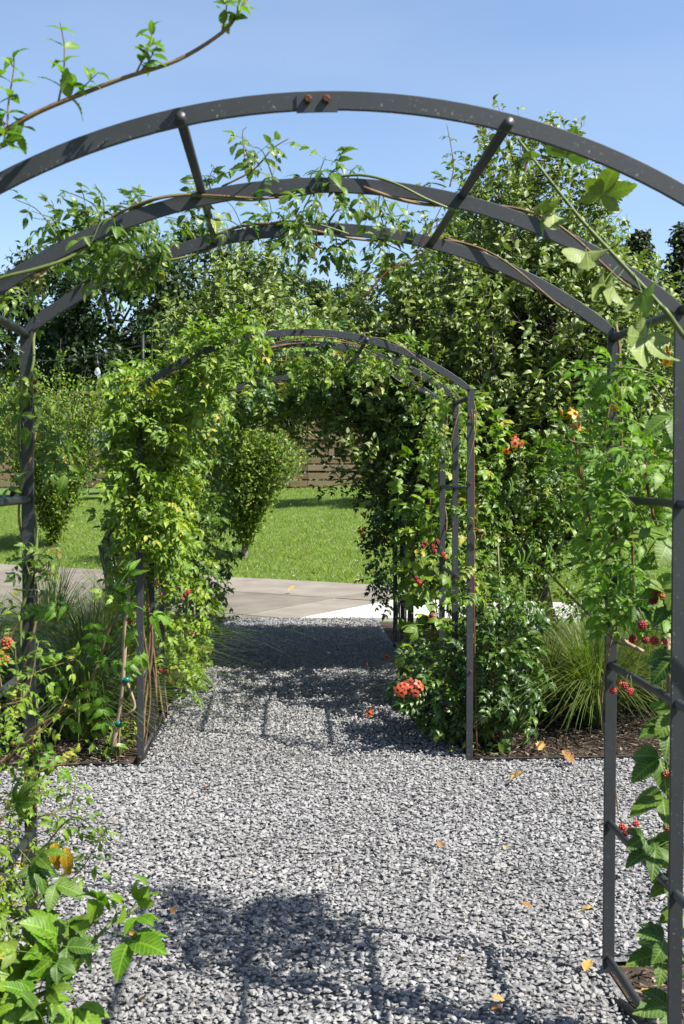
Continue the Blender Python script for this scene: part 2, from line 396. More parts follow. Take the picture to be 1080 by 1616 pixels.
def cloud(tmpl, idx, pos, R, s, rnd):
    """copy templates (V, F, lc) to every place, as one mesh's arrays"""
    Vs, Fs, Ls, Rs, n = [], [], [], [], 0
    s = np.asarray(s, float)
    if s.ndim == 1: s = np.repeat(s[:, None], 3, 1)
    for k, t in enumerate(tmpl):
        q = np.nonzero(idx == k)[0]
        if not len(q): continue
        V = np.einsum('nij,nvj->nvi', R[q], t[0][None] * s[q][:, None]) + pos[q][:, None]
        m = len(t[0])
        F = t[1][None] + (np.arange(len(q)) * m)[:, None, None] + n
        Vs.append(V.reshape(-1, 3)); Fs.append(F.reshape(-1, 3))
        Ls.append(np.tile(t[2], (len(q), 1))); Rs.append(np.repeat(rnd[q], m))
        n += len(q) * m
    return np.concatenate(Vs), np.concatenate(Fs), {'lc': np.concatenate(Ls), 'rnd': np.concatenate(Rs)}
def rand_rot(n, tilt):
    """random spin about z and a tilt"""
    d = np.stack([np.cos(a := u(0, 6.283, n)), np.sin(a), u(-1, 1, n) * math.sin(tilt)], -1)
    nr = np.stack([u(-1, 1, n) * math.sin(tilt), u(-1, 1, n) * math.sin(tilt), np.ones(n)], -1)
    return frames(d, nr)

# ------------------------------------------------------------------ leaf shapes (axis +Y, face +Z, unit length)
def leaf(w=.5, n=4, fold=.25, curl=.25, teeth=0.0, peak=.42, tip=1.0, wave=0.0):
    V, Lc = [], []
    for i in range(n + 1):
        t = i / n
        prof = (math.sin(math.pi * t ** (math.log(.5) / math.log(peak)))) ** .85 * w / 2 if 0 < t < 1 else 0
        if teeth and 0 < i < n: prof *= 1 + (teeth if i % 2 else -teeth)
        z = -curl * t * t + .05 * math.sin(t * 3)
        V.append((0, t, z)); Lc.append((0, t, 0))
        if 0 < i < n:
            wz = wave * math.sin(t * 14)
            ty = (-.25 if i % 2 == 0 else .1) / n if teeth else 0
            V.append((-prof, t + ty, z + fold * prof + wz)); Lc.append((-prof, t + ty, 0))
            V.append((prof, t + ty, z + fold * prof - wz)); Lc.append((prof, t + ty, 0))
    F = []
    mid = lambda i: 0 if i == 0 else 1 + (i - 1) * 3
    for i in range(n):
        a, b = mid(i), mid(i + 1)
        la, ra, lb, rb = a + 1, a + 2, b + 1, b + 2
        if i == 0: F += [(a, b, lb), (a, rb, b)]
        elif i == n - 1: F += [(a, b, la), (a, ra, b)]
        else: F += [(a, b, lb), (a, lb, la), (a, ra, rb), (a, rb, b)]
    return np.array(V), np.array(F), np.array(Lc, float)
def place(t, origin, ang, s, pitch=0.0, roll=0.0):
    """leaf template moved inside a compound leaf; ang about z"""
    Rm = np.array(Euler((pitch, roll, ang), 'XYZ').to_matrix())
    return (t[0] * s) @ Rm.T + np.array(origin), t[1], t[2]
def comb(parts):
    V, F, Lc, n = [], [], [], 0
    for a, b, c in parts:
        V.append(a); F.append(b + n); Lc.append(c); n += len(a)
    return np.concatenate(V), np.concatenate(F), np.concatenate(Lc)
def rachis(P, r):
    V, F = tube(P, r, 3, cap=False)
    Lc = np.zeros((len(V), 3)); return V, F, Lc
def pinnate(pairs=3, droop=.35, w=.52, n=5, teeth=.18, seed=0, ll=.36, curl=.3):
    r = random.Random(seed); parts = []
    zz = lambda t: .12 * math.sin(t * 1.5) - droop * t * t
    parts.append(rachis([(0, t, zz(t)) for t in (0, .25, .5, .75)], .010))
    for i in range(pairs):
        t = .26 + .5 * i / max(1, pairs - 1) if pairs > 1 else .4
        for s in (-1, 1):
            lf = leaf(w * r.uniform(.85, 1.1), n, fold=r.uniform(.1, .4), curl=curl * r.uniform(.5, 1.6), teeth=teeth, peak=.36)
            parts.append(place(lf, (0, t, zz(t)), s * -r.uniform(.95, 1.3), ll * r.uniform(.85, 1.1), r.uniform(-.5, .1), r.uniform(-.3, .3)))
    lf = leaf(w, n, fold=.2, curl=curl, teeth=teeth, peak=.36)
    parts.append(place(lf, (0, .74, zz(.74)), r.uniform(-.15, .15), ll * 1.15, -.3))
    return comb(parts)
def palmate(k=5, w=.50, n=16, teeth=.05, seed=0, petiole=.55):
    r = random.Random(seed); parts = [rachis([(0, 0, 0), (0, petiole * .6, .03), (0, petiole, 0)], .011)]
    angs = {3: (0, 1.15, -1.15), 5: (0, .95, -.95, 1.95, -1.95)}[k]
    for i, a in enumerate(angs):
        s = (1, .86, .86, .6, .6)[i] * r.uniform(.92, 1.08) * .62
        lf = leaf(w * r.uniform(.95, 1.12), n, fold=r.uniform(.12, .35), curl=r.uniform(.05, .4), teeth=teeth, peak=.47, wave=.010)
        parts.append(place(lf, (0, petiole, 0), a + r.uniform(-.12, .12), s, r.uniform(-.35, .05), r.uniform(-.2, .2)))
    return comb(parts)
T = {}
T['campsis'] = [pinnate(3, .35, teeth=.10, seed=1), pinnate(3, .55, teeth=.10, seed=2), pinnate(4, .5, teeth=.10, seed=3, ll=.32), pinnate(2, .3, teeth=.10, seed=4, ll=.42)]
T['elm'] = [leaf(.46, 12, .3, .25, .10), leaf(.42, 12, .5, .4, .10), leaf(.5, 12, .15, .1, .08)]
T['droopy'] = [pinnate(3, .9, w=.5, n=7, teeth=.03, seed=21, curl=.8), pinnate(2, 1.0, w=.55, n=7, teeth=.03, seed=22, ll=.42, curl=1.0), pinnate(3, .7, w=.5, n=7, teeth=.03, seed=23, curl=.6)]
T['campsis_fine'] = [pinnate(3, .35, n=10, teeth=.09, w=.5, seed=5), pinnate(3, .7, n=10, teeth=.09, w=.5, seed=6, curl=.5), pinnate(2, .5, n=10, teeth=.09, w=.5, seed=7, ll=.45), pinnate(1, .3, n=10, teeth=.09, w=.5, seed=8, ll=.5)]
T['bramble'] = [palmate(5, seed=1), palmate(3, seed=2), palmate(5, seed=3), palmate(3, .6, seed=4)]
T['apple'] = [leaf(.58, 4, .35, .2), leaf(.52, 4, .6, .45), leaf(.6, 4, .2, -.15), leaf(.5, 4, .8, .3)]
T['small'] = [leaf(.48, 3, .3, .2), leaf(.42, 3, .5, .4), leaf(.5, 3, .2, -.1)]
T['flat'] = [leaf(.62, 2, .25, .2), leaf(.55, 2, .4, .4)]
T['heart'] = [leaf(.85, 6, .2, .3, peak=.3), leaf(.75, 6, .35, .5, peak=.32)]
T['needle'] = [leaf(.16, 2, .1, .1)]

# ------------------------------------------------------------------ plants
class Plant:
    def __init__(s, name, label, cat, base, tmpl, mat, group=None):
        s.root = thing(name, label, cat, base, group)
        s.tmpl, s.mat = T[tmpl], mat
        s.p, s.d, s.n, s.s, s.k = [], [], [], [], []
        s.twigs = {}
        s.tname = tmpl
    def leaf(s, p, d, nrm, sc, k=None):
        s.p.append(p); s.d.append(d); s.n.append(nrm); s.s.append(sc); s.k.append(rng.integers(len(s.tmpl)) if k is None else k)
    def many(s, P, D, Nn, S):
        s.p += list(P); s.d += list(D); s.n += list(Nn); s.s += list(S); s.k += list(rng.integers(len(s.tmpl), size=len(P)))
    def stem(s, P, r0, r1, mat, name='stem', n=6, sm=5):
        P = smooth_pts(P, sm) if sm else np.asarray(P, float)
        V, F = tube(P, np.linspace(r0, r1, len(P)), n)
        obj(name, V, F, M[mat], s.root, smooth=True, attrs={'rnd': np.zeros(len(V))})
        return P
    def twig(s, P, r0, r1, mat, n=4, sm=4):
        P = smooth_pts(P, sm) if sm else np.asarray(P, float)
        s.twigs.setdefault(mat, []).append(tube(P, np.linspace(r0, r1, len(P)), n))
        return P
    def shoot(s, P, r0, mat, size, gap, leafdir=.5, droop=.3, start=.1, main=False, both=True, taper=.5, sm=5):
        """a shoot with leaves all along it"""
        Q = s.stem(P, r0, r0 * .4, mat, sm=sm) if main else s.twig(P, r0, r0 * .4, mat, sm=sm)
        seg = np.linalg.norm(np.diff(Q, axis=0), axis=1); cum = np.concatenate([[0], np.cumsum(seg)]); Ltot = cum[-1]
        x = start * Ltot; side = u(0, 6.28)
        while x < Ltot:
            i = min(len(seg) - 1, np.searchsorted(cum, x) - 1); i = max(i, 0)
            f = (x - cum[i]) / max(seg[i], 1e-6); p = Q[i] * (1 - f) + Q[i + 1] * f
            tdir = norm(Q[i + 1] - Q[i]); a = norm(np.cross(tdir, (0.3, -1, .2))); b = np.cross(tdir, a)
            for h in ((0, math.pi) if both else (0,)):
                o = a * math.cos(side + h) + b * math.sin(side + h)
                d = norm(o + tdir * leafdir + np.array((0, 0, -droop)))
                nr = norm(np.array((.25, -.25, 1.0)) + rng.normal(size=3) * .35)
                sc = size * u(.75, 1.2) * (1 - taper * x / Ltot)
                s.leaf(p, d, nr, sc)
            side += 1.35 + u(-.4, .4) if both else 2.4
            x += gap * u(.7, 1.3)
        return Q
    def finish(s, max_obj=300, leafname='leaf'):
        for mt, parts in s.twigs.items():
            V, F = join(parts); obj('twig', V, F, M[mt], s.root, smooth=True, attrs={'rnd': np.zeros(len(V))}, kind='stuff')
        if not s.p: return s.root
        P, D, Nn, S, K = map(np.array, (s.p, s.d, s.n, s.s, s.k))
        R = frames(D, Nn)
        rel = P - CAM; c = rel @ CR
        px = 540 + FPX * c[:, 0] / -c[:, 2]; py = 808 - FPX * c[:, 1] / -c[:, 2]
        score = S / np.linalg.norm(rel, axis=1) * np.where((px > -20) & (px < 1100) & (py > -20) & (py < 1640), 1, .05)
        score = score * u(.9, 1.1, len(S))
        order = np.argsort(-score)
        own = order[:max_obj]; rest = order[max_obj:]
        key = (s.tname, s.mat.name)
        if max_obj:
            if key not in LEAFMESH:
                LEAFMESH[key] = [mesh('leaf', t[0], t[1], s.mat, {'lc': t[2], 'rnd': np.zeros(len(t[0]))}, smooth=True) for t in s.tmpl]
            base = root_loc(s.root)
            for i in own:
                o = link(leafname, LEAFMESH[key][K[i]], s.root)
                m = np.eye(4); m[:3, :3] = R[i] * S[i]; m[:3, 3] = P[i] - base
                o.matrix_basis = Matrix(m.tolist())
        if len(rest):
            V, F, A = cloud(s.tmpl, K[rest], P[rest], R[rest], S[rest], u(0, 1, len(rest)))
            obj('foliage', V, F, s.mat, s.root, A, smooth=True, kind='stuff')
        return s.root
LEAFMESH = {}
def flower_mesh(mat, length=.06, lobes=5):
    parts = []
    V, F = tube([(0, 0, 0), (0, .012, 0), (0, length * .6, .002), (0, length * .85, .004)], [.003, .005, .007, .013], 8, cap=False)
    parts.append((V, F, np.zeros((len(V), 3))))
    for i in range(lobes):
        a = i / lobes * 6.283
        lf = leaf(1.0, 4, .1, .55, peak=.5)
        Rm = np.array(Euler((rad(25), 0, 0)).to_matrix())
        V = (lf[0] * .024) @ Rm.T
        V = V[:, [0, 2, 1]]                         # lobes spread round the mouth
        c, s_ = math.cos(a), math.sin(a)
        W = np.stack([V[:, 0], V[:, 1] * 0 + length * .85 - (lf[0][:, 1] ** 2) * .006, V[:, 2] + .008], -1)
        W = np.stack([W[:, 0] * c - W[:, 2] * s_, W[:, 1], W[:, 0] * s_ + W[:, 2] * c + .004], -1)
        parts.append((W, lf[1], np.zeros((len(W), 3))))
    V, F, Lc = comb(parts)
    return mesh('flower', V, F, mat, {'lc': Lc, 'rnd': np.zeros(len(V))}, smooth=True)
def bud_mesh(mat, length=.045):
    V, F = tube([(0, 0, 0), (0, length * .3, 0), (0, length * .75, 0), (0, length * .95, 0), (0, length, 0)], [.003, .0055, .008, .006, .001], 7)
    return mesh('flower_bud', V, F, mat, {'lc': np.zeros((len(V), 3)), 'rnd': np.zeros(len(V))}, smooth=True)
def berry_mesh(mat, r=.011):
    parts = []; base = ico(1, 1)
    pts = [(math.cos(a) * math.sin(b), math.sin(a) * math.sin(b), math.cos(b)) for b, k in ((.25, 3), (.85, 7), (1.45, 8), (2.05, 7), (2.65, 4)) for a in [(j + b) / k * 6.283 for j in range(k)]]
    for q in pts: parts.append((base[0] * r * .36 + np.array(q) * r * .85 * np.array((1, 1, 1.1)), base[1]))
    V, F = join(parts)
    return mesh('berry', V, F, mat, {'rnd': np.zeros(len(V))}, smooth=True)
FLOWER = {k: flower_mesh(M['petal_' + k]) for k in ('orange', 'coral', 'yellow', 'pink')}
BUD = {k: bud_mesh(M['petal_' + k]) for k in ('orange', 'yellow')}
BERRY = {'red': berry_mesh(M['berry']), 'unripe': berry_mesh(M['berry_unripe'])}
def part_at(name, me, root, pos, d, s=1.0, nrm=(0.1, -.3, 1)):
    R = frames(np.array([d], float), np.array([nrm], float))[0]
    o = link(name, me, root); m = np.eye(4); m[:3, :3] = R * s; m[:3, 3] = np.array(pos) - root_loc(root)
    o.matrix_basis = Matrix(m.tolist()); return o
def flower_cluster(plant, pos, n, kind='orange', s=1.0, spread=.035, bud=0, out=(0, -1, .2)):
    for i in range(n):
        d = norm(np.array(out) + rng.normal(size=3) * .55)
        part_at('flower_bud' if i < bud else 'flower', (BUD if i < bud else FLOWER)[kind], plant.root, np.array(pos) + rng.normal(size=3) * spread * .6 + d * .01, d, s * u(.85, 1.1))
def berry_cluster(plant, pts, s=1.0, kind='red'):
    for p in pts:
        part_at('berry', BERRY[kind if u(0, 1) < .8 else 'unripe'], plant.root, p, rng.normal(size=3), s * u(.85, 1.15))
        q = np.array(p) + np.array((u(-.01, .02), u(0, .02), u(.03, .05)))
        plant.twig([p, (np.array(p) + q) / 2 + (.002, 0, .006), q], .0012, .0012, 'stem_green', 3, 2)

# ------------------------------------------------------------------ ground, path, beds, patio
def build_ground():
    xs = np.concatenate([[-300, -120, -50, -25], np.arange(-14, 14.1, .5), [25, 50, 120, 300]])
    ys = np.concatenate([[-300, -80, -20, 0, 6, 11], np.arange(12, 34, .5), [45, 70, 130, 300, 600]])
    X, Y = np.meshgrid(xs, ys); Z = gz(X, Y) - .03
    V = np.stack([X, Y, Z], -1).reshape(-1, 3); w = len(xs)
    i = (np.arange(len(ys) - 1)[:, None] * w + np.arange(w - 1)[None]).ravel()
    o = obj('lawn', V, np.stack([i, i + 1, i + w + 1, i + w], -1), M['soil_lawn'], smooth=True)
    tag(o, kind='structure')
build_ground()
XL, XR = -.80, 1.05                 # the two rows of posts
def struct_sheet(name, pts, z, mat):
    V, F = sheet(pts, z); return tag(obj(name, V, F, mat), kind='structure')
gp = struct_sheet('gravel_path', [(-9, 3.55), (9, 3.55), (9, 6.09), (-9, 6.09)], -.012, M['gravel_base'])
V1, F1 = sheet([(XL, -3), (XR, -3), (XR, 3.55), (XL, 3.55)], -.012)
V2, F2 = sheet([(XL, 6.09), (XR, 6.09), (XR, 12.3), (XL, 12.3)], -.012)
V, F = join([(V1, F1), (V2, F2)]); tag(obj('path_under_arbors', V, F, M['gravel_base']), kind='structure')
for nm, pts in (('right_bed', [(XR, 6.1), (4.2, 6.1), (4.2, 11.4), (XR, 12.0)]), ('left_bed', [(-3.4, 6.1), (XL, 6.1), (XL, 12.2), (-3.4, 12.2)]),
                ('near_right_bed', [(XR, -3), (2.6, -3), (2.6, 3.5), (XR, 3.5)]), ('near_left_bed', [(-2.4, -3), (XL, -3), (XL, 3.5), (-2.4, 3.5)])):
    struct_sheet(nm, pts, -.008, M['mulch_base'])

def scatter_rect(x0, x1, y0, y1, step):
    nx, ny = int((x1 - x0) / step), int((y1 - y0) / step)
    X, Y = np.meshgrid(x0 + (np.arange(nx) + .5) * step, y0 + (np.arange(ny) + .5) * step)
    P = np.stack([X.ravel(), Y.ravel()], -1)
    return P + u(-.55, .55, P.shape) * step
STONES = [(*hull(10, (1, u(.65, .9), u(.34, .52)), 100 + i), None) for i in range(22)]
STONES = [(v, f, np.zeros((len(v), 3))) for v, f, _ in STONES]
STONES_LO = [(*hull(7, (1, .8, .55), 300 + i), None) for i in range(8)]
STONES_LO = [(v, f, np.zeros((len(v), 3))) for v, f, _ in STONES_LO]
def gravel(rects, step, tm, smin, smax, name):
    P = np.concatenate([scatter_rect(*r, step) for r in rects])
    n = len(P)
    s = smin + (smax - smin) * u(0, 1, n) ** 1.4; s = s * np.where(u(0, 1, n) < .08, 1.45, 1)
    z = u(-.004, .012, n) + .003 * np.array([noise.noise(Vector((p[0] * 3, p[1] * 3, 0))) for p in P])
    pos = np.concatenate([P, z[:, None]], 1)
    rn = np.clip(rng.normal(.54, .19, n), 0, 1); rn = np.where(rn > .97, np.where(u(0, 1, n) < .25, 1, .9), rn)
    V, F, A = cloud(tm, rng.integers(len(tm), size=n), pos, rand_rot(n, rad(19)), s, rn)
    return tag(obj(name, V, F, M['gravel'], attrs=A), kind='stuff')
gravel([(-2.2, 3.0, 3.57, 6.07), (XL + .02, XR - .02, 2.35, 3.57)], .0182, STONES, .0085, .0186, 'gravel')
gravel([(XL + .03, XR - .02, 6.07, 12.28)], .0195, STONES_LO, .0100, .0190, 'gravel')
CHIPS = [(v * np.array((1, .22, .12)) if False else v, f, np.zeros((len(v), 3))) for v, f in [hull(8, (1, .24, .13), 500 + i) for i in range(8)]]
def mulch(rects, step):
    P = np.concatenate([scatter_rect(*r, step) for r in rects]); n = len(P)
    pos = np.concatenate([P, u(-.002, .018, n)[:, None]], 1)
    V, F, A = cloud(CHIPS, rng.integers(len(CHIPS), size=n), pos, rand_rot(n, rad(19)), u(.010, .042, n), u(0, 1, n))
    tag(obj('mulch', V, F, M['mulch_chip'], attrs=A), kind='stuff')
mulch([(XR + .02, 3.2, 6.14, 7.9), (-2.4, XL - .02, 6.14, 7.6), (XR + .02, 2.0, 2.2, 3.47), (-1.7, XL - .02, 2.4, 3.47)], .03)
mulch([(XR + .02, 2.2, 7.9, 11.4), (-1.4, XL - .02, 7.6, 12.0)], .045)

def clip_poly(poly, clip):
    out = list(poly)
    for i in range(len(clip)):
        a, b = np.array(clip[i]), np.array(clip[(i + 1) % len(clip)])
        nin = lambda p: (b[0] - a[0]) * (p[1] - a[1]) - (b[1] - a[1]) * (p[0] - a[0])
        src, out = out, []
        for j in range(len(src)):
            p, q = np.array(src[j]), np.array(src[(j + 1) % len(src)])
            dp, dq = nin(p), nin(q)
            if dp >= 0: out.append(tuple(p))
            if dp * dq < 0: out.append(tuple(p + (q - p) * dp / (dp - dq)))
        if not out: return []
    return out
def slab_mesh(poly, z0, z1, tilt=0):
    k = len(poly); V = np.array([(x, y, z0) for x, y in poly] + [(x, y, z1) for x, y in poly])
    F = [(k, k + i, k + i + 1) for i in range(1, k - 1)]
    for i in range(k): j = (i + 1) % k; F += [(i, j, k + j), (i, k + j, k + i)]
    return V, np.array(F)
PATIO = [(-9, 12.31), (.16, 12.31), (1.38, 14.02), (1.75, 15.75), (-9, 22.7)]
pat = tag(obj('patio', *sheet(PATIO, -.022), M['joint']), kind='structure')
ca, sa = math.cos(-.585), math.sin(-.585)
for i in range(-5, 6):
    for j in range(-4, 6):
        w, h = 2.35, 2.0
        g = .011
        c = [(i * w + g, j * h + g), ((i + 1) * w - g, j * h + g), ((i + 1) * w - g, (j + 1) * h - g), (i * w + g, (j + 1) * h - g)]
        c = [(x * ca - y * sa - 1.3, x * sa + y * ca + 15.6) for x, y in c]
        q = clip_poly(c, PATIO)
        if len(q) > 2:
            V, F = slab_mesh(q, -.02, u(-.003, .005))
            obj('slab', V, F, M['patio'], pat)
WALK = [(.20, 12.31), (9, 11.6), (9, 12.4), (4.9, 13.0), (2.9, 13.85), (1.42, 14.02)]
tag(obj('concrete_walk', *slab_mesh(WALK, -.03, .006), M['concrete']), kind='structure')

def edging(label, pts):
    t = thing('bed_edging', label, 'garden edging', (*pts[0], 0), 'black edging round the beds')
    P = smooth_pts([(x, y, 0) for x, y in pts], 10)
    P = P + np.concatenate([rng.normal(size=(len(P), 2)) * .004, np.zeros((len(P), 1))], 1)
    d = norm(np.gradient(P, axis=0)); nrm = np.stack([-d[:, 1], d[:, 0], d[:, 2] * 0], -1) * .004
    up = np.array((0, 0, .006)); dn = np.array((0, 0, -.03)); m = len(P)
    V = np.concatenate([P - nrm + dn, P - nrm + up, P + nrm + up, P + nrm + dn])
    Q = [(k * m + i, k * m + i + 1, ((k + 1) % 4) * m + i + 1, ((k + 1) % 4) * m + i) for k in range(4) for i in range(m - 1)]
    obj('strip', V, quads2tris(Q), M['black_plastic'], t)
    Vb, Fb = tube(P + up, .006, 6); obj('bead', Vb, Fb, M['black_plastic'], t, smooth=True)
edging('black edging along the front of the bed with the yellow green vine', [(XL - .03, 6.1), (-1.6, 6.12), (-2.6, 6.1)])
edging('black edging in front of the bare mulch beside the orange flowering bush', [(XR + .02, 6.1), (2.0, 6.11), (3.4, 6.1)])
edging('black edging beside the gravel under the yellow green vine', [(XL + .02, 6.1), (XL + .03, 8.4), (XL + .02, 11.8)])

# lawn grass
def lawn_grass():
    n = 230000
    Y = 13.2 + (u(0, 1, n) ** 1.35) * 18; X = u(-.36, .40, n) * Y + .2
    keep = (Y > edge_y(X) + u(-.12, .12, n)) | ((X > 2.2) & (Y > 14.1 - .22 * np.clip(X - 2.9, 0, 5)) & (Y > 13.1))
    X, Y = X[keep], Y[keep]; n = len(X)
    Z = gz(X, Y) - .03
    h = u(.03, .065, n) * (1 + .35 * np.array([noise.noise(Vector((x * .9, y * .9, 1))) for x, y in zip(X, Y)]))
    a = u(0, 6.28, n); w = u(.004, .0075, n)
    B = np.stack([X, Y, Z], -1); side = np.stack([np.cos(a), np.sin(a), 0 * a], -1) * w[:, None]
    tipv = B + np.stack([u(-.06, .06, n), u(-.06, .06, n), h], -1)
    V = np.stack([B - side, B + side, tipv], 1).reshape(-1, 3)
    F = np.arange(3 * n).reshape(-1, 3)
    pr = np.array([noise.noise(Vector((x * .35, y * .35, 4))) for x, y in zip(X, Y)])
    tag(obj('lawn_grass', V, F, M['lawn_blade'], attrs={'rnd': np.repeat(np.clip(u(0, 1, n) * .8 + pr * .35, 0, .999), 3), 'lc': np.zeros((3 * n, 3))}), kind='stuff')
lawn_grass()
def clover():
    n = 260; X = u(-5, 5, n); Y = u(15.5, 27, n); k = Y > edge_y(X) + .3; X, Y = X[k], Y[k]; b = ico(1, 1)
    pos = np.stack([X, Y, gz(X, Y) + u(.02, .05, len(X))], -1)
    V, F, A = cloud([(b[0], b[1], np.zeros((len(b[0]), 3)))], np.zeros(len(X), int), pos, rand_rot(len(X), .5), u(.008, .014, len(X)), u(0, 1, len(X)))
    tag(obj('clover_blossom', V, F, M['twine'], attrs=A), kind='stuff')
clover()

# ------------------------------------------------------------------ steel arbors
XC, HW, ZS, ZA, BW, BT = .130, .915, 2.035, 2.354, .038, .010
RARC = (HW ** 2 + (ZA - ZS) ** 2) / (2 * (ZA - ZS)); PHI = math.asin(HW / RARC); LARC = 2 * RARC * PHI
def hp(uu, y=0.0):
    """point u metres along a hoop, from the foot of the left post"""
    if uu < ZS: return np.array((XC - HW, y, uu))
    if uu < ZS + LARC:
        a = -PHI + (uu - ZS) / RARC
        return np.array((XC + RARC * math.sin(a), y, ZA - RARC + RARC * math.cos(a)))
    return np.array((XC + HW, y, 2 * ZS + LARC - uu))
def hn(uu):
    """outward direction at u"""
    if uu < ZS: return np.array((-1., 0, 0))
    if uu < ZS + LARC:
        a = -PHI + (uu - ZS) / RARC; return np.array((math.sin(a), 0, math.cos(a)))
    return np.array((1., 0, 0))
LH = 2 * ZS + LARC
BOLT = mesh('bolt', *(lambda: tube([(0, 0, 0), (0, -.006, 0), (0, -.008, 0)], [.009, .009, .006], 6))(), M['rust'])
def bolt(parent, p):
    o = link('bolt', BOLT, parent); o.location = np.array(p) - root_loc(parent)
def arbor(label, ys, splices, bolts, dz=0.0):
    t = thing('garden_arbor', label, 'arbor', (XC, ys[0], 0), 'charcoal steel arbors over the gravel path')
    us = np.concatenate([np.linspace(-.05, ZS, 9), ZS + np.linspace(0, LARC, 41)[1:-1], np.linspace(ZS + LARC, LH + .05, 9)])
    ch = .0015
    sec = [(-BW / 2 + ch, -BT / 2), (BW / 2 - ch, -BT / 2), (BW / 2, -BT / 2 + ch), (BW / 2, BT / 2 - ch), (BW / 2 - ch, BT / 2), (-BW / 2 + ch, BT / 2), (-BW / 2, BT / 2 - ch), (-BW / 2, -BT / 2 + ch)]
    hoops = []
    for y in ys:
        P = np.array([hp(uu) if 0 <= uu <= LH else hp(np.clip(uu, 0, LH)) + (0, 0, min(uu, LH - uu)) for uu in us])
        Tn = norm(np.gradient(P, axis=0)); O = np.stack([-Tn[:, 2], 0 * Tn[:, 0], Tn[:, 0]], -1)
        # mitre at the shoulders
        P[:, 1] = y; P[:, 2] += dz + {YA: .004, YB: -.020}.get(y, 0)
        V = np.concatenate([P + O * a + np.array((0, b, 0)) for a, b in sec]); m, k = len(P), len(sec)
        Q = [(c * m + i, ((c + 1) % k) * m + i, ((c + 1) % k) * m + i + 1, c * m + i + 1) for c in range(k) for i in range(m - 1)]
        F = quads2tris(Q)
        fl = np.concatenate([np.full(m, 1.0 if c in (0, 7) else 0.0) for c in range(k)])
        hoops.append(obj('hoop', V, F[:, ::-1], M['steel'], t, {'edge': fl}))
    y0, y1 = ys[0], ys[-1]
    for x in (XC - HW, XC + HW):
        s = 1 if x > XC else -1
        for z in (.035, .475, .985, 1.515, ZS - .012):
            V, F = tube([(x - s * .0, y0 + .004, z), (x, y1 - .004, z)], .0125, 10); obj('rail', V, F, M['steel'], t, smooth=True)
    for dx in (-.335, .335):
        z = dz + ZA - RARC + math.sqrt(RARC ** 2 - dx ** 2) - .002
        V, F = tube([(XC + dx, y0 - .022, z), (XC + dx, y1 + .006, z)], .0115, 10); obj('purlin', V, F, M['steel'], t, smooth=True)
    for i, (hx, side) in splices:
        y = ys[i]; a0, a1 = hx
        q = [hp(uu) for uu in np.linspace(ZS + LARC / 2 + a0, ZS + LARC / 2 + a1, 5)]
        V = np.array([p + np.array((0, y, dz)) + (0, dy, ez) for dy in (-BT / 2 - .004, -BT / 2 + .0005) for ez in (-.021, .015) for p in q])
        n = 5; Q = []
        for i_ in range(n - 1): Q += [(i_, i_ + 1, n + i_ + 1, n + i_), (2 * n + i_, 3 * n + i_, 3 * n + i_ + 1, 2 * n + i_ + 1), (i_, 2 * n + i_, 2 * n + i_ + 1, i_ + 1), (n + i_, n + i_ + 1, 3 * n + i_ + 1, 3 * n + i_)]
        Q += [(0, n, 3 * n, 2 * n), (n - 1, 3 * n - 1, 4 * n - 1, 2 * n - 1)]
        obj('splice_plate', V, quads2tris(Q), M['steel'], hoops[i])
    for i, px, py in bolts:
        p = at(px, py, ys[i] - BT / 2 - .0008)
        bolt(hoops[i], p - (0, .004 if any(s[0] == i for s in splices) and abs(p[0] - XC) < .1 else 0, 0))
    return t
YA, YB, YC_, YD, YE, YF = 2.30, 2.87, 3.47, 6.13, 6.67, 7.22
A1 = arbor('charcoal steel arbor whose bare outer hoop crosses the open sky', [YA, YB, YC_], [(0, ((-.10, -.016), 0)), (2, ((-.09, .0), 0))],
      [(0, 486, 158), (0, 515, 158), (2, 487, 369), (2, 508, 368), (2, 54, 603), (2, 54, 617), (2, 974, 600)])
A2 = arbor('charcoal steel arbor beyond the sunlit gravel with yellow green vine on one side', [YD, YE, YF], [(0, ((-.06, .02), 0))],
      [(0, 467, 521), (0, 479, 521), (0, 388, 529), (0, 573, 529), (0, 741, 614), (0, 741, 657), (0, 742, 763), (0, 742, 912), (0, 742, 929), (0, 742, 940), (0, 743, 1060), (0, 221, 1058), (0, 221, 1195),
       (1, 468, 543), (1, 479, 543), (1, 719, 660), (1, 719, 669), (1, 719, 908), (1, 719, 917)], .022)
A3 = arbor('farthest steel arbor at the patio end, almost hidden in dark leaves', [8.95, 9.6, 10.25], [], [], .022)
# the short length of pipe lying loose at the bed corner
t = tag(obj('ground_pipe', *tube(smooth_pts([at(932, 1538, 3.46), at(950, 1572, 3.36), (1.03, 3.1, .02), (1.05, 2.5, .02)], 5), .016, 10), M['black_plastic'], smooth=True), 'short black pipe lying at the mulch corner with a yellow leaf on its end', 'pipe')

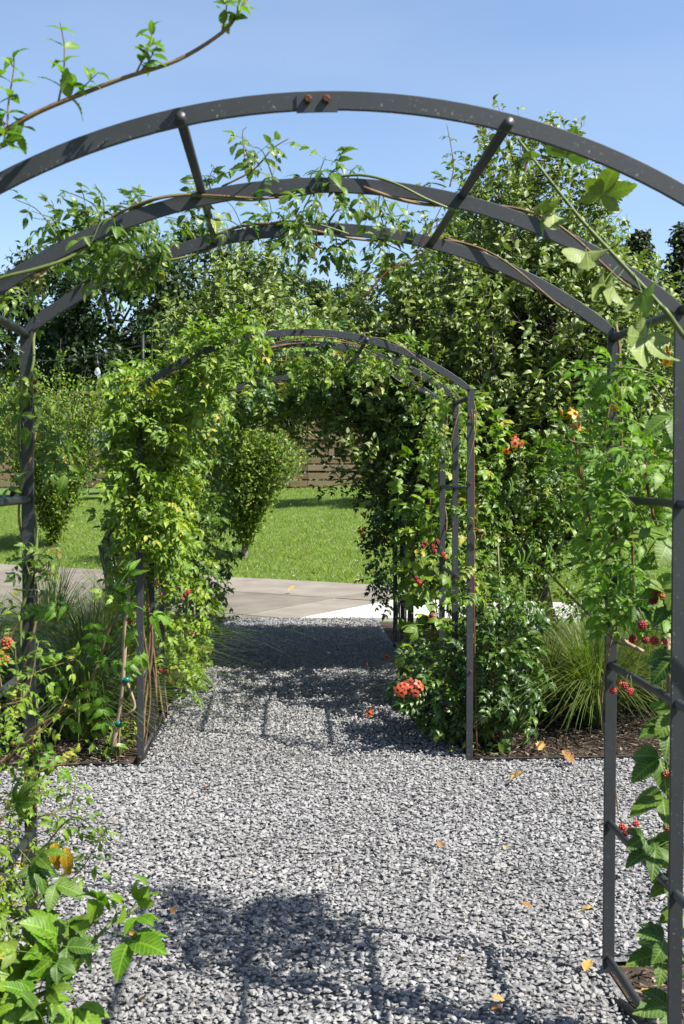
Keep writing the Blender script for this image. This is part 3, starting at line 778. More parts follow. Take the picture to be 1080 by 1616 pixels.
# ------------------------------------------------------------------ fence and background
def build_fence():
    Yf = 31.0
    t = thing('board_fence', 'tan horizontal board fence at the top of the lawn', 'fence', (0, Yf, gz(0, Yf)))
    zb = gz(0, Yf) - .02
    for k in range(8):
        x = -8.5 + k * 2.3
        V, F = box(x - .05, x + .05, Yf + .03, Yf + .13, zb - .1, zb + 2.05); obj('post', V, F, M['fence_post'], t, attrs={'rnd': np.zeros(8)})
        if k == 7: break
        for j in range(9):
            if k in (1,) and j > 4: continue
            z = zb + .06 + j * .22 + u(-.008, .008); h = .165 + u(-.008, .008)
            V, F = box(x + .006, x + 2.294, Yf - .012, Yf + .025, z, z + h)
            obj('plank', V, F, M['plank'], t, attrs={'rnd': np.zeros(8)})
        if k == 1:
            xs = np.linspace(x + .05, x + 2.25, 120); zs = (zb + 1.18, zb + 1.66)
            yy = Yf + .0 + .018 * np.sin(xs * 62)
            V = np.array([(a, b, z) for z in zs for a, b in zip(xs, yy)]); m = 120
            obj('metal_panel', V, quads2tris([(i, i + 1, m + i + 1, m + i) for i in range(m - 1)]), M['sheet_metal'], t, smooth=True)
            for z in (1.98, 2.27, 2.62):
                V, F = box(x + .006, x + 2.294, Yf - .012, Yf + .025, zb + z, zb + z + .07); obj('slat', V, F, M['plank'], t, attrs={'rnd': np.zeros(8)})
            for xx in (x + .08, x + 2.22, x + 1.15):
                V, F = box(xx - .035, xx + .035, Yf + .026, Yf + .07, zb + 1.2, zb + 2.75); obj('upright', V, F, M['fence_post'], t, attrs={'rnd': np.zeros(8)})
build_fence()

def limb_path(a, b, bend, n=5):
    a, b = np.array(a, float), np.array(b, float); t = np.linspace(0, 1, n)[:, None]
    P = a * (1 - t) + b * t; L_ = np.linalg.norm(b - a)
    P[1:-1] += rng.normal(size=(n - 2, 3)) * bend * L_
    return P
def big_tree(label, px, Y, top, width, mat, n=16000, lsize=.16, trunk_mat='bark', base_frac=.12, name='tree', cone=False, loose=1.0, tm='flat', group='trees beyond the fence'):
    ztop = CAM[2] + (750 - top) / FPX * Y; X = (px - 446) / FPX * Y; zb = gz(X, Y) if Y < 60 else gz(X, 32.)
    H = ztop - zb; w = width / FPX * Y / 2
    t = thing(name, label, 'tree', (X, Y, zb), group)
    P = limb_path((X, Y, zb - .1), (X + u(-.3, .3), Y, zb + H * .85), .015, 6)
    V, F = tube(smooth_pts(P, 4), np.linspace(H * .022, H * .004, 21), 8); obj('trunk', V, F, M[trunk_mat], t, smooth=True, attrs={'rnd': np.zeros(len(V))})
    # clumps
    nc = int(70 * loose)
    if cone:
        f = u(0, 1, nc) ** .7; zz = zb + H * (base_frac + (1 - base_frac) * f); r = w * (1 - f) * .9 + .15
        a = u(0, 6.28, nc); C = np.stack([X + np.cos(a) * r * u(.4, 1, nc), Y + np.sin(a) * r * u(.4, 1, nc), zz], -1); cr = (.16 + .5 * (1 - f)) * w * .8 + .1
    else:
        d = norm(rng.normal(size=(nc, 3))); rr = u(.25, 1, nc) ** .5
        C = np.array((X, Y, zb + H * (.5 + base_frac / 2))) + d * rr[:, None] * np.array((w, w * .8, H * (1 - base_frac) / 2)) * .95
        cr = u(.16, .34, nc) * w
    for q in C[rng.permutation(nc)[:22]]:
        s0 = P[2] + (P[4] - P[2]) * np.clip((q[2] - zb) / H - .25, 0, 1)
        Vt = tube(smooth_pts(limb_path(s0, q, .06, 4), 3), np.linspace(H * .007, H * .0015, 10), 5)
        obj('limb', *Vt, M[trunk_mat], t, smooth=True, attrs={'rnd': np.zeros(len(Vt[0]))})
    k = rng.integers(nc, size=n); d = norm(rng.normal(size=(n, 3))); r = u(0, 1, n) ** .45
    pos = C[k] + d * (cr[k] * r)[:, None] * np.array((1.15, 1.15, .8))
    D = norm(d * .6 + rng.normal(size=(n, 3)) * .7 + (0, 0, -.25)); Nn = norm(d + np.array((0, 0, .8)) + rng.normal(size=(n, 3)) * .5)
    # leaves of one clump share a tone
    tone = np.clip(u(0, 1, nc)[k] * .6 + u(0, 1, n) * .4, 0, .999)
    V, F, A = cloud(T[tm], rng.integers(len(T[tm]), size=n), pos, frames(D, Nn), u(.7, 1.3, n) * lsize, tone)
    obj('crown', V, F, M[mat], t, A, smooth=True)
    return t
big_tree('tall dark leafy tree above the hanging light bulb', 190, 37, 335, 270, 'tree_dark', 20000, .19)
big_tree('dark tree at the photo edge behind the twining vine', 30, 40, 372, 250, 'tree_dark', 15000, .2)
big_tree('mid green tree between the light bulb tree and the gap of sky', 330, 39, 335, 230, 'tree_mid', 18000, .19)
big_tree('dense tree whose crown slopes down to the gap of sky', 428, 43, 405, 170, 'tree_dark', 12000, .2)
big_tree('small far tree framed in the low gap of sky', 500, 60, 428, 120, 'tree_mid', 7000, .26)
big_tree('pointed far tree at the bottom of the sky gap', 560, 62, 405, 110, 'tree_mid', 7000, .26)
big_tree('tall airy tree rising behind the apple crown under the outer hoop', 790, 25, 232, 190, 'tree_olive', 9000, .12, loose=.8, base_frac=.25)
big_tree('broad tree filling in behind the apple crown', 690, 34, 395, 240, 'tree_mid', 14000, .18)
big_tree('dark rounded tree beside the apple crown, next to the cedars', 930, 33, 335, 170, 'tree_dark', 11000, .17)
big_tree('olive cedar standing low between the dark rounded tree and the photo edge', 1010, 36, 372, 130, 'conifer', 12000, .16, cone=True, tm='flat')
big_tree('dark pine cut by the photo edge beyond the bramble', 1085, 38, 352, 130, 'conifer', 11000, .17, cone=True, tm='flat')
big_tree('mid green tree low beyond the bramble canes', 985, 40, 470, 260, 'tree_mid', 12000, .2)
def treeline():
    n = 30000; X = u(-40, 40, n); Y = u(64, 72, n)
    h = 7 + 2.2 * np.array([noise.noise(Vector((x * .22, 3, 0))) for x in X])
    pos = np.stack([X, Y, 1.2 + u(0, 1, n) ** .8 * h], -1)
    V, F, A = cloud(T['flat'], rng.integers(2, size=n), pos, frames(norm(rng.normal(size=(n, 3))), norm(rng.normal(size=(n, 3)) * .6 + (0, -.3, 1))), u(.35, .6, n), u(0, .999, n))
    tag(obj('far_woods', V, F, M['tree_dark'], attrs=A, smooth=True), kind='stuff')
treeline()
def undergrowth():
    n = 26000; X = u(-17, 17, n); Y = u(33.2, 35.5, n)
    h = 3.1 + 1.2 * np.array([noise.noise(Vector((x * .5, 8, 0))) for x in X])
    pos = np.stack([X, Y, 1.2 + u(0, 1, n) ** .8 * h], -1)
    V, F, A = cloud(T['flat'], rng.integers(2, size=n), pos, frames(norm(rng.normal(size=(n, 3))), norm(rng.normal(size=(n, 3)) * .6 + (0, -.3, 1))), u(.14, .24, n), u(0, .999, n))
    tag(obj('undergrowth', V, F, M['tree_dark'], attrs=A, smooth=True), kind='stuff')
undergrowth()

# young trees on the lawn: a short trunk and a fan of upright shoots
def lawn_tree(label, px, py, wpx, top, nstem, seed_y=0, mat='shrub_leaf', multi=False):
    b = ground_at(px, py); Y = b[1]; sc = Y / FPX
    H = (py - top) * sc; w = wpx * sc / 2
    pl = Plant('young_tree', label, 'tree', b, 'small', M[mat], 'young vase shaped trees on the lawn')
    fork = b + (0.03, 0, .32 if not multi else .12)
    pl.stem([b - (0, 0, .05), b + (.01, 0, .15), fork], .065, .052, 'bark_pale' if not multi else 'bark', 'trunk', 8)
    for i in range(nstem):
        a = i * 2.4; r = math.sqrt((i + .5) / nstem)
        tipp = b + np.array((math.cos(a) * r * w, math.sin(a) * r * w * .9, H * (1 - .22 * r * r) * u(.70, 1.05)))
        mid = fork + (tipp - fork) * .5 + np.array((-math.cos(a) * r * w * .06, 0, .03 * H * r))
        Q = pl.stem([fork, mid, tipp], .016, .004, 'bark', 'branch', 5) if i < 14 else pl.twig([fork, mid, tipp], .012, .003, 'bark')
        m = 520
        f = u(.10, 1.0, m); idx = (f * (len(Q) - 1)).astype(int); p = Q[idx] + rng.normal(size=(m, 3)) * (.07 + .05 * f[:, None])
        D = norm(rng.normal(size=(m, 3)) * .7 + (0, 0, .5)); 
        pl.many(p, D, norm(rng.normal(size=(m, 3)) * .6 + (0.4, -.5, .7)), u(.055, .085, m))
    pl.finish(0)
lawn_tree('vase shaped young tree with pale trunk framed by the arbor opening', 386, 878, 235, 590, 44)
lawn_tree('multi stemmed young tree with reddish tips beside the near post', 84, 860, 290, 548, 48, multi=True)

# ------------------------------------------------------------------ apple trees
def apple_tree(label, base, blobs, nshoots, npersh, group, max_obj, fork_z, limbs, lsize=.068, apples=()):
    pl = Plant('apple_tree', label, 'tree', base, 'apple', M['apple_leaf'], group)
    base = np.array(base, float); fork = base + np.array((-.03, 0, fork_z))
    pl.stem([base - (0, 0, .1), base + (.05, 0, fork_z * .5), fork], .085, .07, 'bark', 'trunk', 10)
    pts = [fork]
    for e in limbs:
        e = np.array(e, float)
        P = [fork, fork + (e - fork) * .35 + (0, 0, -.05) + rng.normal(size=3) * .05, fork + (e - fork) * .7 + rng.normal(size=3) * .08, e]
        Q = pl.stem(P, .045, .010, 'bark', 'branch', 7); pts += list(Q[3:])
    pts = np.array(pts)
    vols = np.array([b[3] * b[4] * b[5] for b in blobs]); vols /= vols.sum()
    for _ in range(nshoots):
        b = blobs[rng.choice(len(blobs), p=vols)]
        d = norm(rng.normal(size=3)); r = u(.45, 1) ** .6
        c = np.array(b[:3]); q = c + d * r * np.array(b[3:6])
        up = norm(np.array((d[0] * .5, d[1] * .5, .85)) + rng.normal(size=3) * .3)
        ln = u(.18, .5); k = np.argmin(((pts - q) ** 2).sum(1) + np.where(pts[:, 2] > q[2], .3, 0))
        if u(0, 1) < .5: pl.twig(limb_path(pts[k], q, .07, 4), .007, .0035, 'bark', 4, 2)
        e = q + up * ln + (0, 0, -.02)
        Q = pl.twig([q, q + up * ln * .5 + rng.normal(size=3) * .02, e], .0035, .0015, 'bark', 3, 2)
        m = npersh; f = np.sort(u(0, 1.02, m)); p = q + (e - q) * f[:, None] + rng.normal(size=(m, 3)) * .012
        a = np.arange(m) * 2.4 + u(0, 6.28); s1 = norm(np.cross(up, (1, .3, .1))); s2 = np.cross(up, s1)
        D = norm(np.cos(a)[:, None] * s1 + np.sin(a)[:, None] * s2 + up * u(.2, .9, m)[:, None] + rng.normal(size=(m, 3)) * .2)
        Nn = norm(up * .5 + np.array((.4, -.4, .5)) + rng.normal(size=(m, 3)) * .5)
        pl.many(p, D, Nn, u(.65, 1.2, m) * lsize)
    for p in apples:
        Va, Fa = ico(.03, 2); Va = Va * np.array((1, 1, .88)); Va[:, 2] -= .008 * np.exp(-((Va[:, 0] ** 2 + Va[:, 1] ** 2) / .00015)) * np.sign(Va[:, 2])
        obj('apple', Va + np.array(p), Fa, M['apple'], pl.root, smooth=True)
    pl.finish(max_obj)
    return pl
APX = 2.25
apple_tree('big apple tree with silvery green leaves towering behind the sunlit arbor posts', (APX, 9.6, 0),
    [(1.95, 9.4, 2.45, 1.25, 1.1, 1.15), (2.15, 9.6, 3.55, .62, .8, .95), (1.0, 9.3, 2.45, .95, .8, .62), (2.7, 9.7, 2.3, .75, .9, 1.05), (1.55, 9.2, 1.75, .9, .8, .75), (2.7, 9.3, 1.35, .6, .7, .5), (2.75, 9.9, 3.45, .28, .35, .42), (2.65, 9.8, 2.8, .42, .6, .7), (3.0, 9.8, 2.85, .38, .5, .65), (2.05, 8.9, 1.35, .60, .4, .45), (2.75, 8.8, 1.45, .6, .4, .45), (.75, 9.0, 1.75, .40, .4, .38)],
    2600, 19, None, 300, .75, [(1.0, 9.2, 2.6), (.5, 9.2, 2.3), (1.6, 8.6, 2.2), (2.1, 9.5, 4.3), (2.5, 9.9, 3.6), (3.0, 9.8, 3.5), (3.1, 9.2, 2.0), (1.5, 10.2, 2.9), (2.2, 8.7, 2.6), (1.2, 9.0, 1.6), (1.85, 9.4, 3.7)],
    apples=[at(667, 597, 8.6), at(582, 630, 8.7), at(868, 228, 9.2), at(660, 772, 8.6), at(525, 596, 9.0), at(704, 470, 8.5)])
apple_tree('apple tree with pale leaf tips rising behind the yellow green vine', (-1.75, 11.2, 0),
    [(-.40, 11.1, 2.75, .72, .8, .62), (-.1, 11.0, 2.5, .75, .7, .5), (-.35, 11.2, 3.45, .35, .4, .45), (.15, 10.9, 2.3, .55, .5, .3), (.7, 11.4, 2.3, .6, .4, .4), (.4, 11.5, 2.12, .5, .4, .28)],
    760, 17, None, 150, .9, [(-.6, 11.1, 3.1), (-.1, 11, 2.6), (-.35, 11.2, 3.7)])
# the slanting prop under the apple tree
tag(obj('tree_prop', *tube([at(862, 906, 8.9), at(935, 878, 9.0)], .018, 7), M['bark'], smooth=True, attrs={'rnd': np.zeros(16)}), 'dark pole propped slanting against the apple tree trunk', 'pole')

# ------------------------------------------------------------------ ornamental grasses
def grass_clump(label, x, y, h, n, spread, mat, grp):
    t = thing('ornamental_grass', label, 'ornamental grass', (x, y, 0), grp)
    seg = 6; a = u(0, 6.283, n); r0 = np.sqrt(u(0, 1, n)) * .11; L_ = h * u(.75, 1.55, n); lean = np.minimum(np.abs(rng.normal(0, .62, n)) * spread, u(1.0, 1.55, n))
    tt = np.linspace(0, 1, seg + 1)[None]
    horiz = L_[:, None] * (lean[:, None] * (tt * .35 + tt ** 2.2 * .75)); vert = L_[:, None] * (tt - (.22 + .42 * np.minimum(lean, 1.2))[:, None] * tt ** 2.3)
    ox = u(-.12, .12, n)[:, None] * tt ** 2 * L_[:, None]
    ca_, sa_ = np.cos(a)[:, None], np.sin(a)[:, None]
    X = x + r0[:, None] * ca_ + horiz * ca_ - ox * sa_; Yc = y + r0[:, None] * sa_ + horiz * sa_ + ox * ca_
    w = u(.0022, .0042, n)[:, None] * (1 - tt ** 2.5 * .92)
    Pc = np.stack([X, Yc, np.maximum(vert, .004)], -1); sd = np.stack([-sa_ * np.ones_like(tt), ca_ * np.ones_like(tt), 0 * tt * sa_], -1) * w[..., None]
    V = np.stack([Pc - sd, Pc + sd], 2).reshape(-1, 3); s = (seg + 1) * 2
    b = (np.arange(n)[:, None] * s + np.arange(seg)[None] * 2).ravel()
    F = quads2tris(np.stack([b, b + 1, b + 3, b + 2], -1))
    obj('blades', V, F, M[mat], t, attrs={'rnd': np.repeat(u(0, .999, n), s), 'lc': np.zeros((len(V), 3))}, smooth=True, kind='stuff')
for lab, x, y, h, n in (('arching grass clump at the mulch edge beside the arbor post wound with vine', -1.22, 6.75, .62, 900), ('bluish grass clump directly behind the mulch edge clump', -1.30, 7.6, .8, 1100),
                        ('tall bluish grass clump near the patio behind the vine trunk', -1.25, 8.8, .92, 1000), ('dim grass clump half hidden behind the near post', -1.95, 7.3, .75, 900), ('grass clump farthest back towards the patio', -1.95, 9.4, .9, 800)):
    grass_clump(lab, x, y, h, n, 1.3, 'grass_blue', 'grasses in the bed with the yellow green vine')
for lab, x, y, h, n in (('bright arching grass clump beside bare mulch and the dark trumpet bush', 2.0, 6.95, .72, 1700), ('grass clump behind the bright arching one, under the apple branches', 1.75, 7.9, .82, 1000),
                        ('grass clump behind the near post with the red berries', 2.55, 7.5, .78, 1100), ('grass clump fronting the white concrete walk', 2.75, 8.8, .8, 900), ('short spreading grass clump between the dark trumpet bush and the bright arching one', 1.72, 7.25, .6, 1000)):
    grass_clump(lab, x, y, h, n, 1.35, 'grass_blade', 'grasses in the bed under the apple tree')

# ------------------------------------------------------------------ vines on the farther arbors
def vine_mass(pl, n, u0, u1, y0, y1, off0, off1, size, dens=None, thr=-.15):
    k = 0; tries = 0
    while k < n and tries < n * 8:
        tries += 1
        uu, y = u(u0, u1), u(y0, y1); o = u(off0, off1); p = hp(uu, y) + hn(uu) * o
        if noise.noise(Vector(p * 2.3)) < thr: continue
        if dens and u(0, 1) > dens(p): continue
        out = hn(uu) * (1 if o > (off0 + off1) / 2 else -1)
        d = norm(out * .7 + rng.normal(size=3) * .65 + (0, -.25, -.25)); nr = norm(np.array((.35, -.35, .9)) + out * .3 + rng.normal(size=3) * .4)
        pl.leaf(p, d, nr, size * u(.65, 1.2)); k += 1
def climbing_stems(pl, side, ys, n, umax, mat, r=.008, name='stem'):
    for i in range(n):
        y = ys[i % len(ys)] + u(-.04, .04); um = umax * u(.7, 1.0); P = []
        ph = u(0, 6.28); steps = int(um / .16) + 2
        for j in range(steps):
            uu = um * j / (steps - 1); v = uu if side < 0 else LH - uu
            a = ph + j * .9; P.append(hp(v, y) + hn(v) * .026 * math.cos(a) + np.array((0, .028 * math.sin(a), 0)))
        pl.stem(P, r * u(.7, 1.1), r * .4, mat, name, 5, 3)
# left side of the middle arbor: the big yellow green vine (two plants)
vy = Plant('trumpet_vine', 'yellow green vine swallowing the front hoop of the middle arbor', 'vine', (XL - .05, 6.15, 0), 'campsis', M['vine_yellow'], 'vines on the steel arbors')
climbing_stems(vy, -1, [6.33, 6.45, YE - .04], 4, 3.4, 'stem_tan', .009)
vine_mass(vy, 1050, .85, 2.40, 5.92, 6.75, -.20, .13, .128, lambda p: min(1, .12 + max(0, (p[2] - .75) * 1.8)))
vine_mass(vy, 190, 2.05, 2.65, 5.95, 6.72, -.08, .13, .115)
vine_mass(vy, 60, 3.0, 4.4, 6.02, 6.72, -.08, .08, .11)
vine_mass(vy, 260, 1.15, 2.8, 5.9, 6.12, -.09, .09, .12, thr=-.3)
for k in range(12):
    uu = u(1.3, 2.4); p = hp(uu, u(6.0, 6.7)); o = hn(uu); e = p + o * u(.02, .15) + np.array((u(-.04, .1), u(-.2, .1), u(.05, .25)))
    vy.shoot([p, (p + e) / 2 + (0, 0, .05), e], .003, 'stem_green', .11, .05, droop=.2)
vy.finish(300)
vy2 = Plant('trumpet_vine', 'greener vine on the back hoops of the middle arbor, with red berries below', 'vine', (XL - .05, 7.2, 0), 'campsis', M['vine_yellow'], 'vines on the steel arbors')
climbing_stems(vy2, -1, [YF, YE, YF + .1], 3, 3.4, 'stem_tan', .008)
vine_mass(vy2, 850, .25, 2.4, 6.75, 8.1, -.22, .16, .128, lambda p: min(1, .45 + p[2] * .5))
vine_mass(vy2, 160, 2.3, 3.2, 6.75, 7.8, -.1, .18, .13)
for px, py in ((256, 945), (253, 938), (248, 918), (293, 938), (297, 934), (288, 945), (262, 1060), (254, 1058), (270, 1077), (204, 978), (207, 983)):
    berry_cluster(vy2, [at(px, py, 7.0)], 1.2)
vy2.finish(260)
vl3 = Plant('trumpet_vine', 'dark green vine on the vine side of the farthest arbor, next to the patio', 'vine', (XL - .05, 9.0, 0), 'campsis', M['vine_green'], 'vines on the steel arbors')
climbing_stems(vl3, -1, [8.95, 9.6, 10.25], 4, 3.8, 'stem_tan', .008)
vine_mass(vl3, 700, .15, 2.4, 8.6, 10.7, -.26, .2, .15, lambda p: min(1, .3 + p[2] * .6))
vine_mass(vl3, 330, 2.3, 3.9, 8.7, 10.6, -.16, .15, .14)
for k in range(5):
    p = hp(u(.3, .9), u(9.8, 10.8)); e = p + (u(.1, .25), 0, u(-.05, .15)); vl3.shoot([p, (p + e) / 2 + (0, 0, .04), e], .003, 'stem_green', .07, .06)
vl3.finish(120)

# loose stems winding along the middle arbor's arches
va = Plant('trumpet_vine', 'thin brown vine stems wound along the bare arches of the middle arbor', 'vine', (XR + .06, 6.2, 0), 'campsis', M['vine_green'], 'vines on the steel arbors')
for yy, a0, a1, ph in ((YD, LH - 1.2, 3.2, .3), (YE, LH - 1.7, 3.0, 2.), (YF, LH - 1.2, 3.4, 1.)):
    n_ = 22; va.stem([hp(v, yy) + hn(v) * .03 * math.cos(ph + v * 9) + np.array((0, -.03 * math.sin(ph + v * 9) - .006, .02)) for v in np.linspace(a0, a1, n_)], .004, .0025, 'stem_tan', 'stem', 5, 3)
va.stem([(1.1, 6.2, 0), (1.085, 6.2, .6), (1.075, 6.18, 1.2), (1.07, 6.16, 1.7), hp(LH - ZS + .1, YD) + (0, -.03, .02)], .005, .003, 'stem_red', 'stem', 5)
for px, py, e in ((598, 560, (600, 592)), (612, 590, (616, 608)), (500, 545, (502, 575)), (575, 560, (588, 585)), (430, 545, (420, 580)), (540, 555, (560, 590)), (460, 540, (450, 570)), (520, 530, (530, 500)), (640, 560, (650, 545))):
    p, q = at(px, py, 6.75), at(e[0], e[1], 6.6); va.shoot([p, (p + q) / 2 + (0, -.03, .01), q], .003, 'stem_green', .12, .07)
vine_mass(va, 130, 3.0, 4.4, 6.6, 7.5, -.1, .1, .12)
vine_mass(va, 60, LH - 1.6, LH - .4, 6.0, 6.6, -.05, .1, .11, thr=.0)
va.finish(200)

# right side: dark bush with coral flowers at the foot of the middle arbor
def leafy_blob(pl, n, c, r, size, jitter=.5, droop=.3, shell=.45):
    d = norm(rng.normal(size=(n, 3))); rr = u(shell, 1, n) ** .6
    P = np.array(c) + d * rr[:, None] * np.array(r); P[:, 2] = np.maximum(P[:, 2], .03)
    D = norm(d * .8 + rng.normal(size=(n, 3)) * jitter + (0, -.15, -droop)); Nn = norm(d * .45 + np.array((.25, -.3, .9)) + rng.normal(size=(n, 3)) * .3)
    pl.many(P, D, Nn, size * u(.65, 1.2, n))
db = Plant('trumpet_vine', 'bushy dark trumpet vine at the post foot with one coral flower cluster', 'vine', (1.28, 6.4, 0), 'campsis', M['vine_dark'], 'vines on the steel arbors')
for e in ((.95, 6.3, .5), (1.35, 6.3, .75), (1.55, 6.5, .6), (1.2, 6.5, .9), (.8, 6.7, .45), (1.1, 6.2, .3)):
    db.stem([(1.28, 6.4, 0), (1.2 + (e[0] - 1.2) * .5, 6.4, e[2] * .6), e], .008, .003, 'stem_tan', 'stem', 5)
leafy_blob(db, 330, (1.27, 6.45, .44), (.22, .30, .36), .14)
leafy_blob(db, 210, (.98, 6.62, .30), (.24, .35, .28), .14)
leafy_blob(db, 70, (1.3, 6.45, .78), (.16, .2, .16), .13)
q = at(648, 1086, 6.22)
db.stem([(1.0, 6.5, .4), (.9, 6.35, .36), q + (.03, .02, -.02)], .004, .003, 'stem_green', 'stem', 5)
for dx, dz in ((-.075, -.012), (-.05, -.03), (-.035, .012), (-.012, -.018), (.0, .03), (.02, .0), (.045, .022), (.065, .005), (.03, -.03), (-.06, .01)):
    d_ = norm(np.array((dx * 5, -1, .25 + dz * 6)) + rng.normal(size=3) * .2); c_ = q + (dx, u(-.02, .02), dz)
    part_at('flower', FLOWER['coral'], db.root, c_ - d_ * .04, d_, u(.8, .95)); db.twig([q + (.03, .04, -.03), c_ - d_ * .04], .0015, .0015, 'stem_green', 3, 2)
for p in ((676, 1100), (690, 1085), (668, 1115), (700, 1075), (660, 1105)):
    a = at(*p, 6.3); db.leaf(a, (-.6, -.4, .1), (.2, -.4, 1), .15)
db.finish(300)
# red berried yellow green plants between the right posts
rb = Plant('raspberry_bush', 'berry bush between the post rows with red clusters and yellowing leaves', 'bush', (1.15, 7.7, 0), 'bramble', M['vine_yellow'], 'berry plants under the arbors')
for e in ((1.0, 7.5, 1.5), (1.2, 7.7, 1.6), (.95, 7.9, 1.2), (1.15, 7.4, .9), (1.3, 7.6, 1.2), (.9, 7.4, .6)):
    rb.stem([(1.15, 7.7, 0), (1.15 + (e[0] - 1.15) * .6, 7.7, e[2] * .55), e], .006, .003, 'stem_tan', 'stem', 5)
leafy_blob(rb, 130, (1.08, 7.6, 1.0), (.26, .4, .55), .15)
leafy_blob(rb, 60, (1.02, 7.3, .5), (.2, .35, .35), .14)
leafy_blob(rb, 60, (1.08, 7.7, 1.5), (.3, .4, .3), .13)
leafy_blob(rb, 210, (1.30, 7.95, 1.75), (.28, .5, .45), .12)
for c in ((672, 858), (684, 862), (668, 862), (690, 855), (686, 870), (700, 875), (703, 880), (660, 918), (657, 912), (664, 922), (682, 970), (686, 975), (678, 978), (750, 836), (756, 838)):
    berry_cluster(rb, [at(c[0], c[1], 7.2)], 1.3)
rb.finish(250)
# vine masses on the farthest arbor's right side
vr3 = Plant('trumpet_vine', 'dark vine over the farthest arbor posts with orange flowers over the lawn', 'vine', (XR + .05, 9.2, 0), 'campsis', M['vine_dark'], 'vines on the steel arbors')
climbing_stems(vr3, 1, [8.95, 9.6, 10.25], 5, 3.8, 'stem_tan', .008)
vine_mass(vr3, 800, LH - 2.5, LH - .55, 8.5, 10.6, -.22, .36, .15, lambda p: min(1, .15 + p[2] * .5))
vine_mass(vr3, 260, LH - 3.6, LH - 2.2, 8.6, 10.4, -.15, .2, .14)
for px, py, qx, qy in ((640, 800, 585, 850), (640, 830, 580, 860), (630, 860, 570, 855), (640, 760, 555, 760), (620, 770, 500, 772), (620, 790, 560, 790)):
    p, q = at(px, py, 9.6), at(qx, qy, 9.5); vr3.shoot([p, (p + q) / 2 + (0, 0, .05), q], .005, 'stem_tan', .14, .055, taper=.3)
for px, py, k in ((583, 802, 3), (573, 835, 3), (604, 840, 3), (580, 838, 2)): flower_cluster(vr3, at(px, py, 9.35), k, 'orange', .85, .03, 1, (-.4, -.3, -.4))
vr3.finish(150)
# climbing vine + bush on the right beyond the middle arbor, with pods
vp = Plant('trumpet_vine', 'vine beside the apple trunk with hanging green pods and orange blooms', 'vine', (1.75, 7.9, 0), 'campsis', M['vine_green'], 'vines on the steel arbors')
vp.stem([(1.75, 7.9, 0), (1.72, 7.85, .6), (1.70, 7.8, 1.3), (1.68, 7.8, 1.75)], .012, .004, 'stem_dry', 'stem', 6)
vp.stem([(1.5, 7.5, 0), (1.49, 7.5, .6), (1.47, 7.5, 1.1)], .010, .006, 'stem_dry', 'stake', 6)
leafy_blob(vp, 240, (1.72, 7.8, 1.35), (.38, .3, .5), .14)
leafy_blob(vp, 130, (2.1, 7.9, 1.6), (.4, .3, .4), .14)
leafy_blob(vp, 120, (1.85, 7.7, .85), (.42, .25, .32), .13)
leafy_blob(vp, 90, (1.5, 7.6, .95), (.26, .25, .4), .14)
leafy_blob(vp, 60, (1.85, 7.7, 1.6), (.3, .2, .25), .14)
for px, py, dx in ((818, 880, 0), (824, 876, .004), (832, 870, .012), (865, 865, .01), (862, 872, .0), (806, 765, 0), (803, 770, .003)):
    p = at(px, py, 7.4); V, F = tube(smooth_pts([p + (.0, 0, .05), p + (.008 + dx, 0, .0), p + (0, 0, -.05), p + (-.012, 0, -.085)], 4), [.002] + [.0095] * 10 + [.006, .002][:2], 7) if False else tube(smooth_pts([p + (.0, 0, .05), p + (.01 + dx, 0, .0), p + (0, 0, -.05), p + (-.014, 0, -.085)], 4), np.array([.002, .005, .007, .0085, .009, .009, .009, .009, .0085, .0075, .006, .004, .0015]), 7)
    obj('seed_pod', V, F, M['pod'], vp.root, smooth=True)
flower_cluster(vp, at(808, 700, 7.3), 5, 'orange', .9, .03)
vp.finish(250)

# hosta-like and small pink flowering plants in the far left bed
pk = Plant('flowering_plant', 'low plant with pink red flowers at the gravel edge under the vine', 'plant', (-.72, 8.2, 0), 'heart', M['vine_green'])
leafy_blob(pk, 40, (-.75, 8.2, .12), (.18, .4, .14), .13)
for px, py in ((288, 992), (296, 996), (300, 990), (283, 990), (292, 1005), (302, 1002)): flower_cluster(pk, at(px, py, 8.0), 2, 'pink', .8, .02)
pk.finish(40)
for lab, px, py, Y, mt, n in (('small weed at the foot of the dry vine trunk', 178, 1188, 6.3, 'vine_green', 26), ('yellow green seedling between the hoop posts by the ground rail', 190, 1130, 6.5, 'vine_yellow', 40), ('small weed right at the foot of the arbor post in bare mulch', 765, 1190, 6.25, 'vine_green', 12)):
    c = at(px, py, Y); g = Plant('weed', lab, 'weed', (c[0], c[1], 0), 'small', M[mt], 'weeds in the beds')
    P = np.array((c[0], c[1], 0)) + rng.normal(size=(n, 3)) * (.06, .06, 0); P[:, 2] = np.abs(rng.normal(size=n)) * .05 + max(0, c[2] - .08) * u(.2, 1, n)
    for q_ in P[:12]: g.twig([(c[0], c[1], 0), (c[0] * .5 + q_[0] * .5, c[1] * .5 + q_[1] * .5, q_[2] * .8), q_], .002, .001, 'stem_green', 3, 2)
    g.many(P, norm(rng.normal(size=(n, 3)) + (0, 0, .4)), norm(rng.normal(size=(n, 3)) * .4 + (0, -.3, 1)), u(.05, .09, n)); g.finish(n)

